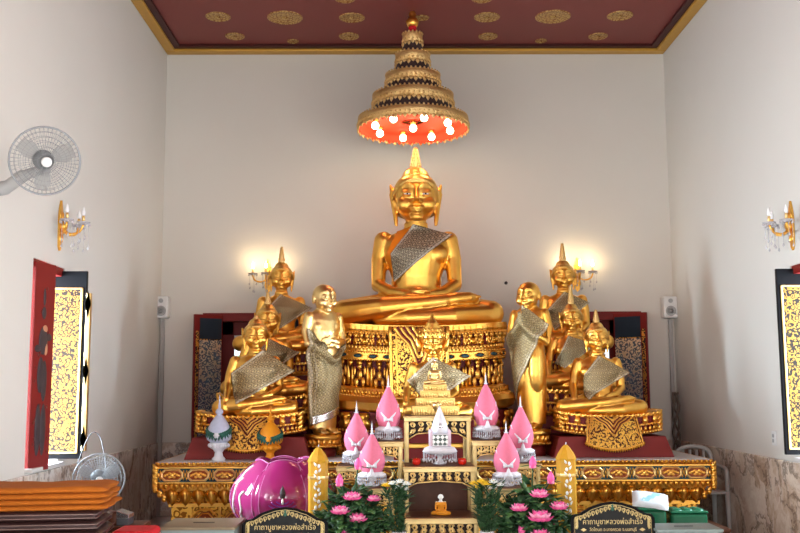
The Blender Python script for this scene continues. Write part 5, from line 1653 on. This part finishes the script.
# ------------------------------------------------------------------ magenta lotus of glossy petals
c = at(283, 500, 8.18); t = thing('magenta_lotus', 'glossy magenta lotus-shaped box with swollen petals, behind the left sign', 'offering', (c.x, 8.19, ZL))
hz = at(283, 458, 8.1).z - ZL; RL = .36
b = MB(); b.lathe([(RL * .75, 0), (RL * .9, .03), (RL * .6, hz * .5), (RL * .4, hz * .9), (0, hz * .93)], n=24); b.build('core', M['magenta'], t)
for k in range(6):
    a = -PI / 2 + .10 + 2 * PI * k / 6; d = Vector((math.cos(a), math.sin(a), 0)); sd = Vector((-math.sin(a), math.cos(a), 0))
    rows = []
    for i in range(13):
        v = i / 12; row = []
        wd = .25 * math.sin(PI * (.16 + .72 * v)) ** .6 * (1.0 if v < .9 else .86)
        for j in range(11):
            u = j / 5 - 1
            bul = math.sqrt(max(0, 1 - u * u * .92))
            rr = RL * (.66 + .62 * math.sin(PI * (.18 + .70 * v)) - .30) + .10 * bul * math.sin(PI * (.1 + .8 * v)) - .02
            row.append(d * rr + sd * (u * wd) + Vector((0, 0, .015 + v * (hz - .02) - .03 * u * u * v)))
        rows.append(row)
    b = MB(); nR = 13; nC = 11; fr = [p for r_ in rows for p in r_]; N = len(fr)
    bk = [p - d * .02 for p in fr]; fs = []
    for i in range(nR - 1):
        for j in range(nC - 1):
            q = i * nC + j; fs += [(q, q + 1, q + nC + 1, q + nC), (N + q, N + q + nC, N + q + nC + 1, N + q + 1)]
    rim = list(range(nC)) + [i * nC + nC - 1 for i in range(1, nR)] + [(nR - 1) * nC + j for j in range(nC - 2, -1, -1)] + [i * nC for i in range(nR - 2, 0, -1)]
    for q in range(len(rim)): e, f_ = rim[q], rim[(q + 1) % len(rim)]; fs.append((e, N + e, N + f_, f_))
    b.add(fr + bk, fs); pt_ = b.build('petal', M['magenta'], t)
    edge = [rows[i][0] + d * .004 for i in range(1, nR)] + [rows[-1][j] + d * .004 for j in range(1, nC)] + [rows[i][-1] + d * .004 for i in range(nR - 2, 0, -1)]
    b = MB(); b.tube(edge, .0045, 6); b.build('petal_rim', M['magenta_rim'], pt_)
    if k in (0,):   # flame and ripples painted on the front petal
        for w_ in (.05, .09, .13):
            b = MB(); b.tube([rows[5][5] + d * .004 + sd * (w_ * math.sin(q)) + Vector((0, 0, -w_ * .55 * math.cos(q) + .03)) - d * (.10 * (w_ * math.sin(q) / .25) ** 2) for q in [(-6 + i) / 6 * 1.35 for i in range(13)]], .005, 6); b.build('ripple', M['purple'], pt_)
        b = MB(); b.petal(rows[6][5] + d * .006, d, (0, 0, 1), .045, .10, .012); b.build('flame', M['guardian'], pt_)
        b = MB(); b.petal(rows[5][5] + d * .008, d, (0, 0, 1), .018, .06, .01); b.build('candle_mark', M['mum_white'], pt_)
    if k in (4, 5):
        for q, (u0, u1, v0, v1) in enumerate(((2, 5, 3, 9), (4, 7, 2, 7), (3, 5, 8, 11))):
            b = MB(); pts = [rows[round(v0 + (v1 - v0) * i / 8)][round(u0 + (u1 - u0) * i / 8)] + d * .004 for i in range(9)]
            b.tube(catmull(pts[::2], 4), .008, 6); b.build('white_streak', M['mum_white'], pt_)

# ------------------------------------------------------------------ flowers
def lotus_flower(mb, c, r, open_, rnd):
    """folded lotus: overlapping cupped petals; a bud is a closed egg of petals"""
    c = Vector(c)
    def cup(a, tl, L_, w_, mat, base):
        d = Vector((math.cos(a), math.sin(a), 0)); sd = Vector((-math.sin(a), math.cos(a), 0)); rows = []
        for i in range(6):
            v = i / 5; th = tl + (1 - v) * .75 - .35        # curls outwards at the foot, inwards at the tip
            row = []
            hw = w_ * (.35 + .65 * math.sin(PI * (.12 + .80 * v) ** 1.1)) * (1 - v ** 6)
            p = c + d * base + (d * math.cos(tl) + Vector((0, 0, math.sin(tl)))) * (L_ * v) + (d * -math.sin(tl) + Vector((0, 0, math.cos(tl)))) * (-L_ * .28 * math.sin(PI * v))
            inn = d * -math.sin(tl) + Vector((0, 0, math.cos(tl)))
            for j in (-1, -.5, 0, .5, 1): row.append(p + sd * hw * j + inn * (hw * .55 * j * j))
            rows.append(row)
        fr = [p for r_ in rows for p in r_]; N = len(fr); bk = [p - (d * -math.sin(tl) + Vector((0, 0, math.cos(tl)))) * .002 for p in fr]; fs = []
        for i in range(5):
            for j in range(4):
                q = i * 5 + j; fs += [(q, q + 1, q + 6, q + 5), (N + q, N + q + 5, N + q + 6, N + q + 1)]
        rim = list(range(5)) + [i * 5 + 4 for i in range(1, 6)] + [25 + j for j in (3, 2, 1, 0)] + [i * 5 for i in (4, 3, 2, 1)]
        for k in range(len(rim)): e, f = rim[k], rim[(k + 1) % len(rim)]; fs.append((e, N + e, N + f, f))
        mb.add(fr + bk, fs, mat)
    if open_:
        for ring, (n, tl, ln, w_) in enumerate(((9, .18, 1.0, .36), (8, .55, .92, .34), (7, .95, .80, .32), (5, 1.3, .62, .28))):
            for k in range(n): cup(2 * PI * (k + .5 * ring) / n + rnd.uniform(-.1, .1), tl, r * ln, r * w_, ring % 2, r * .10)
        mb.ell(c + Vector((0, 0, r * .15)), (r * .25, r * .25, r * .22), 1, None, 10, 8)
    else:
        mb.lathe([(r * .12, -r * .1), (r * .42, r * .25), (r * .46, r * .55), (r * .34, r * .95), (r * .14, r * 1.3), (0, r * 1.45)], c, 14, 0)
        for k in range(6):
            a = 2 * PI * k / 6; d = Vector((math.cos(a), math.sin(a), 0)); mb.petal(c + d * r * .30 + Vector((0, 0, -.05 * r)), d, (0, 0, 1), r * .55, r * 1.15, r * .16, k % 2, -.12)


def leaf_blade(mb, p, dirv, L_, w_, mat=0):
    d = Vector(dirv).normalized(); s_ = d.cross(Vector((0, 0, 1))); s_ = s_.normalized() if s_.length > .1 else Vector((1, 0, 0))
    up = s_.cross(d); mb.petal(p, up if up.z > 0 else -up, d, w_, L_, w_ * .12, mat, -.15)


def lotus_bouquet(label, px, flowers, Y, seed, sx):
    rnd = random.Random(seed)
    c = at(px, 533, Y); t = thing('lotus_bouquet', label, 'flowers', (c.x, Y, ZL))
    b = MB(); b.lathe([(.07, 0), (.085, .01), (.10, .10), (.085, .17), (.06, .20), (.075, .23), (.07, .232), (.05, .20), (0, .19)], n=24); b.build('vase', M['garland'], t)
    lv = MB(); st = MB()
    for i in range(420):
        a = rnd.random() * 2 * PI; R_ = .30 * rnd.random() ** .6
        zt_ = .46 - .95 * R_ * R_ / .3
        p = Vector((R_ * math.cos(a) * .92, R_ * math.sin(a) * .52, .10 + (zt_ - .10) * rnd.random() ** .7))
        leaf_blade(lv, p, (math.cos(a) * rnd.uniform(.2, 1), math.sin(a) * .5 - rnd.uniform(0, .9), rnd.uniform(-.6, .9)), rnd.uniform(.06, .11), rnd.uniform(.04, .075), 0 if rnd.random() < .8 else 1)
    for px_, py_, r_, op in flowers:
        q = at(px_, py_, Y - .06) - Vector((c.x, Y, ZL)); q.y = rnd.uniform(-.19, -.12) if op else rnd.uniform(-.10, -.02)
        f = MB(); lotus_flower(f, (q.x, q.y, q.z - (r_ * .30 if op else r_ * .65)), r_, op, rnd)
        f.build('lotus_flower' if op else 'lotus_bud', [M['lotus'], M['lotus_pale']], t)
        st.tube(catmull([(0, 0, .15), (q.x * .5, q.y * .5 , .15 + (q.z - .15) * .6), (q.x, q.y, q.z - r_ * .3)], 5), .006, 6)
        for k in range(5):
            a = 2 * PI * k / 5 + rnd.random(); leaf_blade(lv, Vector((q.x, q.y + .02, q.z - r_ * .4)), (math.cos(a), .3 + .3 * math.sin(a), -.15 + .2 * rnd.random()), r_ * 1.5, r_ * .6, k % 2)
    lv.build('leaves', [M['leaf'], M['leaf_light']], t); st.build('stems', M['leaf'], t)


lotus_bouquet('pink lotus bouquet with dark leaves, left of the lowest offering table', 352,
              [(358, 464, .060, False), (339.5, 480, .062, False), (353, 493, .068, True), (341, 507, .070, True), (358, 515, .072, True), (345, 531, .060, False), (371, 529, .060, False), (374, 496, .05, True)], 7.2, 3, 1)
lotus_bouquet('pink lotus bouquet with dark leaves, right of the lowest offering table', 532,
              [(532.5, 462, .060, False), (551.5, 478, .062, False), (537, 490.5, .068, True), (518, 505, .066, True), (557, 503, .066, True), (537.5, 512, .095, True), (521, 528, .060, False), (553, 527, .060, False), (538, 531, .085, True)], 7.2, 5, 1)


def mum_vase(label, px, heads, Y, seed):
    rnd = random.Random(seed); c = at(px, 533, Y); t = thing('vase_of_flowers', label, 'flowers', (c.x, Y, ZL))
    b = MB(); b.lathe([(.045, 0), (.05, .01), (.042, .07), (.040, .10), (.055, .15), (.051, .152), (.036, .10), (0, .09)], n=20); b.build('glass_vase', M['crystal'], t)
    lv = MB()
    for px_, py_, col in heads:
        q = at(px_, py_, Y) - Vector((c.x, Y, ZL)); q.y = rnd.uniform(-.05, .04)
        f = MB(); r_ = .036
        for ring, (n, tl) in enumerate(((13, .1), (11, .55), (8, 1.0))):
            for k in range(n):
                a = 2 * PI * (k + .5 * ring) / n; d = Vector((math.cos(a), math.sin(a), 0)); up = (d * math.cos(tl) + Vector((0, -.3, math.sin(tl)))).normalized(); out = Vector((0, -.3, 1)).normalized()
                if up.cross(out).length < .05: continue
                f.petal(q + d * .004, out, up, .014, r_ * (1 - .12 * ring), .004)
        f.ell(q + Vector((0, -.004, .008)), (.012, .012, .010), 1, None, 8, 6)
        f.build('chrysanthemum', [M[col], M['mum_yellow']], t)
        lv.tube(catmull([(q.x * .25, 0, .08), (q.x * .6, q.y * .5, .30), (q.x, q.y, q.z - .01)], 5), .004, 5)
        for k in range(34):
            v = rnd.random(); p = Vector((q.x * (.4 + .6 * v), q.y * v, .15 + (q.z - .17) * v)); a = rnd.random() * 2 * PI
            leaf_blade(lv, p, (math.cos(a) * .8, math.sin(a) * .8, rnd.uniform(.1, 1.3)), rnd.uniform(.05, .10), .026, 0)
    lv.build('stems_and_leaves', M['leaf'], t)


mum_vase('crystal vase of white chrysanthemums left of the lowest offering table', 399, [(393, 484, 'mum_white'), (400, 482, 'mum_white'), (406, 485, 'mum_white'), (397, 489, 'mum_white'), (404, 490, 'mum_white'), (386, 486, 'mum_yellow')], 7.0, 11)
mum_vase('crystal vase of yellow and white chrysanthemums right of the lowest offering table', 487, [(474, 484, 'mum_yellow'), (481, 482, 'mum_yellow'), (486, 484, 'mum_yellow'), (478, 488, 'mum_yellow'), (493, 482, 'mum_white'), (499, 486, 'mum_white'), (491, 488, 'mum_white')], 7.0, 12)


# ------------------------------------------------------------------ prayer signs
def letters(txt, size, parent, loc, mat, name='lettering'):
    cu = bpy.data.curves.new('txt', 'FONT'); cu.body = txt; cu.size = size; cu.align_x = 'CENTER'; cu.align_y = 'CENTER'; cu.extrude = .0012; cu.resolution_u = 2
    o = bpy.data.objects.new('txt', cu); COL.objects.link(o)
    dg = bpy.context.evaluated_depsgraph_get(); dg.update()
    me = bpy.data.meshes.new_from_object(o.evaluated_get(dg)); bpy.data.objects.remove(o)
    me.materials.clear(); me.materials.append(mat)
    r = bpy.data.objects.new(name, me); COL.objects.link(r); r.parent = parent; r.location = loc; r.rotation_euler = (PI / 2, 0, 0)
    return r


def sign(label, px0, px1, top_py, Y):
    a, c = at(px0, 530, Y), at(px1, 530, Y); w_ = c.x - a.x; h = at((px0 + px1) / 2, top_py, Y).z - ZL
    t = thing('prayer_sign', label, 'sign', ((a.x + c.x) / 2, Y, ZL))
    hw = w_ / 2; sh = h - .135
    ol = [(-hw, .03), (hw, .03), (hw, sh + .02), (hw * .93, sh + .045), (hw * .80, sh + .05), (hw * .55, sh + .095), (hw * .25, sh + .125), (.0, h), (-hw * .25, sh + .125), (-hw * .55, sh + .095), (-hw * .80, sh + .05), (-hw * .93, sh + .045), (-hw, sh + .02)]
    b = MB(); b.prism(ol, 0, .02, 0); b.build('board', M['sign_black'], t, bevel=.003)
    cz = sh * .45; inn = [(x * .94, cz + (z - cz) * .94) for x, z in ol]
    b = MB(); b.frame(ol, inn, -.008, .004, 0); b.build('sign_frame', M['black'], t)
    inn2 = [(x * .88, cz + (z - cz) * .90) for x, z in ol]
    b = MB(); b.tube([(x, -.003, z) for x, z in [(x * .915, cz + (z - cz) * .92) for x, z in ol]], .0022, 5, closed=True); b.build('gilt_line', M['sign_gold'], t)
    for s_ in (-1, 1):
        b = MB()    # scrolls filling each gable
        for k in range(9):
            u = .06 + .80 * k / 8; zz = sh + .115 - .10 * u - .004
            pts = [(s_ * (u * hw + .014 * (1.1 - i / 10 * .8) * math.cos(i * .95)), -.003, zz - .010 + .014 * (1.1 - i / 10 * .8) * math.sin(i * .95)) for i in range(11)]
            b.tube(pts, [.0034 - .0016 * i / 10 for i in range(11)], 5); b.petal((s_ * u * hw, -.002, zz - .03), (0, -1, 0), (s_ * .6, 0, 1), .012, .026, .003)
        for k in range(3): b.petal((s_ * hw * .88, -.002, sh - .012 - .022 * k), (0, -1, 0), (-s_ * .4, 0, 1), .022, .04, .003)
        b.build('gable_scroll', M['sign_gold'], t)
        b = MB(); b.prism([(s_ * hw * .70 - .022, sh - .062), (s_ * hw * .70, sh - .050), (s_ * hw * .70 + .022, sh - .062), (s_ * hw * .70, sh - .074)][::1], -.003, .001); b.build('diamond', M['sign_gold'], t)
    b = MB(); b.ell((0, -.004, sh + .085), (.012, .006, .016)); b.petal((0, -.002, sh + .09), (0, -1, 0), (0, 0, 1), .022, .035, .005); b.build('crest', M['garland'], t)
    for txt, sz, z, wmax in (('คาถาบูชาหลวงพ่อสำเร็จ', .052, sh - .008, hw * 1.42), ('วัดโตนด อ.บางกรวย จ.นนทบุรี', .032, sh - .062, hw * 1.12), ('นะโม ตัสสะ ภะคะวะโต อะระหะโต', .032, sh - .110, hw * 1.5)):
        o = letters(txt, sz, t, (0, -.0015, z), M['sign_gold'])
        xs = [v.co.x for v in o.data.vertices]
        if xs:
            e = max(xs) - min(xs); k = wmax / e if e else 1
            for v in o.data.vertices: v.co.x *= k
    b = MB(); b.box((0, .05, .012), (w_ * .8, .14, .024)); b.box((0, .028, .10), (w_ * .5, .02, .18)); b.build('foot', M['black'], t)


sign('black and gold Thai prayer sign at left, before the glossy magenta lotus', 242, 328, 507, 6.98)
sign('black and gold Thai prayer sign at right, before the green tins', 571, 655, 501.5, 6.98)

# ------------------------------------------------------------------ boxes, tins and the bag
def donation_box(label, pl, pr, py, Y, depth, lid='tan_top'):
    a, c = at(pl, py, Y), at(pr, py, Y); w_ = c.x - a.x; z = a.z
    t = thing('donation_box', label, 'box', ((a.x + c.x) / 2, Y, 0))
    b = MB(); b.box((0, depth / 2, (z - .02) / 2), (w_, depth, z - .02)); b.build('box_body', M['grey_box'], t, bevel=.004)
    b = MB(); b.box((0, depth / 2 - .0, z - .01), (w_ + .02, depth + .02, .02)); b.build('box_lid', M[lid], t, bevel=.004)
    b = MB(); b.box((0, depth / 2, z + .0015), (w_ * .3, .012, .003)); b.build('coin_slot', M['black'], t)


donation_box('grey green box with brown lid at the left front below the altar', 161, 234, 527.5, 6.8, .46)
donation_box('grey green box at the right front beside the plastic chair', 658, 722, 529.5, 6.9, .30, 'grey_box')
c = at(653, 530, 7.9)
for px, py, w_, d_, lab in ((652, 508, .24, .24, 'green tin under the plastic bag, behind the right sign'), (690, 511.5, .30, .22, 'wide green tin with ribbed gloss beside the grey box at right')):
    q = at(px, py, 7.88); h = q.z - .34
    t = thing('green_tin', lab, 'tin', (q.x, 8.0, .34))
    b = MB(); b.box((0, 0, h * .42), (w_, d_, h * .84)); b.build('tin_body', M['green_box'], t, bevel=.02)
    b = MB(); b.box((0, 0, h * .92), (w_ * 1.03, d_ * 1.03, h * .16))
    b.build('tin_lid', M['green_box'], t, bevel=.015)
    b = MB()
    for k in range(3):
        for j in range(2): b.ell((-w_ * .3 + w_ * .3 * k, -d_ * .2 + d_ * .4 * j, h * .99), (w_ * .17, d_ * .22, .022), 0, None, 14, 8)
    b.box((0, 0, h * .98), (w_ * .9, d_ * .9, .012)); b.build('foil_wrap', M['green_gloss'], t)
q = at(652, 505, 7.9); zb_ = at(652, 508, 7.88).z + .002
t = thing('plastic_bag', 'clear plastic bag of white and blue packets lying on the green tin', 'bag', (q.x, 8.0, zb_))
b = MB(); nu_, nv_ = 14, 10; fr, bk = [], []
tilt = Matrix.Rotation(R(-50), 4, 'X') @ Matrix.Rotation(R(11), 4, 'Y')
for j in range(nv_ + 1):
    for i in range(nu_ + 1):
        u, v = i / nu_ * 2 - 1, j / nv_ * 2 - 1
        puff = .042 * ((1 - u ** 4) * (1 - v ** 4)) ** .5 + .004 * math.sin(7 * u + 3 * v) * (1 - u * u) * (1 - v * v)
        for lst, sg in ((fr, -1), (bk, 1)): lst.append(tilt @ Vector((u * .145, sg * puff, v * .085)) + Vector((.0, -.05, .048)))
W = nu_ + 1; N = len(fr); fs = []
for j in range(nv_):
    for i in range(nu_):
        q_ = j * W + i; fs += [(q_, q_ + 1, q_ + W + 1, q_ + W), (N + q_, N + q_ + W, N + q_ + W + 1, N + q_ + 1)]
b.add(fr + bk, fs); b.build('wrapped_packet', M['packet'], t)
for k in range(3):
    b = MB(); q_ = [fr[(2 + 2 * k + dj) * W + 3 + 2 * k + di] + tilt.to_3x3() @ Vector((0, -.003, 0)) for dj, di in ((0, 0), (0, 3), (2, 4), (2, 1))]
    b.add(q_ + [p_ + Vector((0, .004, 0)) for p_ in q_], [(0, 1, 2, 3), (7, 6, 5, 4), (0, 4, 5, 1), (1, 5, 6, 2), (2, 6, 7, 3), (3, 7, 4, 0)], 0, False); b.build('printed_label', M['packet_blue'], t)

# ------------------------------------------------------------------ cushions at the left front
cxl, cxr = -2.66, at(99, 490, 6.0).x
bz = .42
t = thing('bench', 'low dark bench carrying the folded cushions, left front', 'bench', ((cxl + cxr) / 2, 6.27, 0), .10)
w_ = cxr - cxl
b = MB(); b.box((0, 0, bz - .02), (w_ - .02, .50, .04)); b.build('seat', M['wood'], t, bevel=.004)
for sx_ in (-1, 1):
    for sy_ in (-1, 1): b = MB(); b.box((sx_ * (w_ / 2 - .04), sy_ * .20, (bz - .04) / 2), (.05, .05, bz - .04)); b.build('leg', M['wood'], t)
ztop_ = at(60, 487, 6.08).z
no, nb = 4, 5
ho = .036; hb = (ztop_ - no * ho - bz) / nb
posn = ['lowest', 'second from the bottom', 'middle', 'fourth from the bottom', 'topmost']
z = bz; rnd = random.Random(4)


def cushion(mat, w_, d_, h, seed, edge, piping=None):
    r_ = random.Random(seed); b = MB(); nu, nv = 26, 22
    def hgt(u, v): return .004 * math.sin(9 * u + seed) * math.sin(7 * v + seed * 2) + .003 * math.sin(23 * u * v + seed)
    top, bot = [], []
    for j in range(nv + 1):
        for i in range(nu + 1):
            u, v = i / nu, j / nv
            e = min(u, 1 - u, v, 1 - v); k = min(1, e / .05) ** .5
            jx = .006 * math.sin(11 * v + seed); jy = .006 * math.sin(9 * u + seed * 3)
            x, y = (u - .5) * w_ + jx, (v - .5) * d_ + jy
            top.append((x, y, h * (.62 + .38 * k) + hgt(u, v) * k * edge)); bot.append((x, y, h * (.30 - .30 * k)))
    W = nu + 1; N = len(top); fs = []
    for j in range(nv):
        for i in range(nu):
            a = j * W + i; fs += [(a, a + 1, a + W + 1, a + W), (N + a, N + a + W, N + a + W + 1, N + a + 1)]
    rim = list(range(W)) + [j * W + nu for j in range(1, nv + 1)] + [nv * W + i for i in range(nu - 1, -1, -1)] + [j * W for j in range(nv - 1, 0, -1)]
    for k in range(len(rim)): a, c_ = rim[k], rim[(k + 1) % len(rim)]; fs.append((a, N + a, N + c_, c_))
    b.add(top + bot, fs)
    return b


for k in range(nb):
    o = cushion('brown_cloth', w_ - .05, .48, hb - .002, k, .3).build('brown_cushion', M['brown_cloth']); o.location = ((cxl + cxr) / 2 - .02 + .012 * rnd.uniform(-1, 1), 6.27 + .01 * rnd.uniform(-1, 1), z); o.rotation_euler = (0, 0, .10 + .01 * rnd.uniform(-1, 1)); z += hb
    tag(o, 'dark brown vinyl mat under the orange cloths, %s of its five' % posn[k], 'mat', 'dark brown mats in the left stack')
    p = MB(); hw_, hd_2 = (w_ - .05) / 2, .24
    for zz in (hb * .66, hb * .3): p.tube([(-hw_ - .002, -hd_2 - .004, zz), (hw_ + .004, -hd_2 - .004, zz), (hw_ + .004, hd_2 + .003, zz), (-hw_ - .002, hd_2 + .003, zz)], .0035, 6, closed=True)
    p.build('welt', M['brown_welt'], o)
for k in range(no):
    o = cushion('orange_cloth', w_ + .01 * rnd.uniform(-1, 1), .50, ho - .001, k + 10, .8 if k == no - 1 else .2).build('orange_cloth_mat', M['orange_cloth']); o.location = ((cxl + cxr) / 2 + .010 * rnd.uniform(-1, 1), 6.27 + .012 * rnd.uniform(-1, 1), z); o.rotation_euler = (0, 0, .10 + .02 * rnd.uniform(-1, 1)); z += ho
    tag(o, 'orange felt cloth folded flat on the dark mats, %s of its four' % ['lowest', 'second', 'third', 'topmost'][k], 'cloth', 'orange cloths in the left stack')

# small cabinet with a brown block, a steel box and a red cushion beside the stack
q = at(118, 512, 7.0); zc2 = at(118, 526, 6.95).z
t = thing('side_cabinet', 'small brown cabinet beside the cushion stack', 'cabinet', (q.x, 7.08, 0)); b = MB(); b.box((0, 0, zc2 / 2), (.36, .30, zc2)); b.build('cabinet_body', M['wood'], t, bevel=.006); b = MB(); b.box((0, -.154, zc2 * .5), (.30, .012, zc2 * .8)); b.build('cabinet_door', M['wood'], t, bevel=.004)
q1 = at(114, 514, 7.0); b = MB(); b.lathe([(.055, 0), (.06, .02), (.06, .07), (.045, .095), (0, .10)], n=24); o = b.build('wooden_bowl', M['wood']); o.location = (q1.x, 7.02, zc2); tag(o, 'round brown lidded bowl beside the steel box, by the stand fan', 'bowl')
q2 = at(126, 517, 7.05); t = thing('steel_box', 'small steel box with bright slanted lid right of the brown bowl', 'box', (q2.x, 7.03, zc2)); b = MB(); b.box((0, 0, .025), (.085, .14, .05)); b.build('box_body', M['dark_plastic'], t, bevel=.004)
b = MB(); b.prism([(-.045, .05), (.045, .05), (.045, .075), (-.045, .105)], -.07, .07); b.build('slanted_lid', M['chrome'], t, bevel=.004)
q3 = at(121, 529, 6.45); zr = at(118, 529.5, 6.6).z
t = thing('red_stool', 'stool with a round-edged red cushion beside the dark mats', 'stool', (q3.x + .045, 6.66, 0)); b = MB(); b.box((0, 0, (zr - .06) / 2), (.20, .26, zr - .06)); b.build('stool_base', M['wood'], t, bevel=.006)
b = MB(); b.box((0, 0, zr - .03), (.27, .30, .06)); b.build('red_cushion', M['red_cloth'], t, bevel=.025)
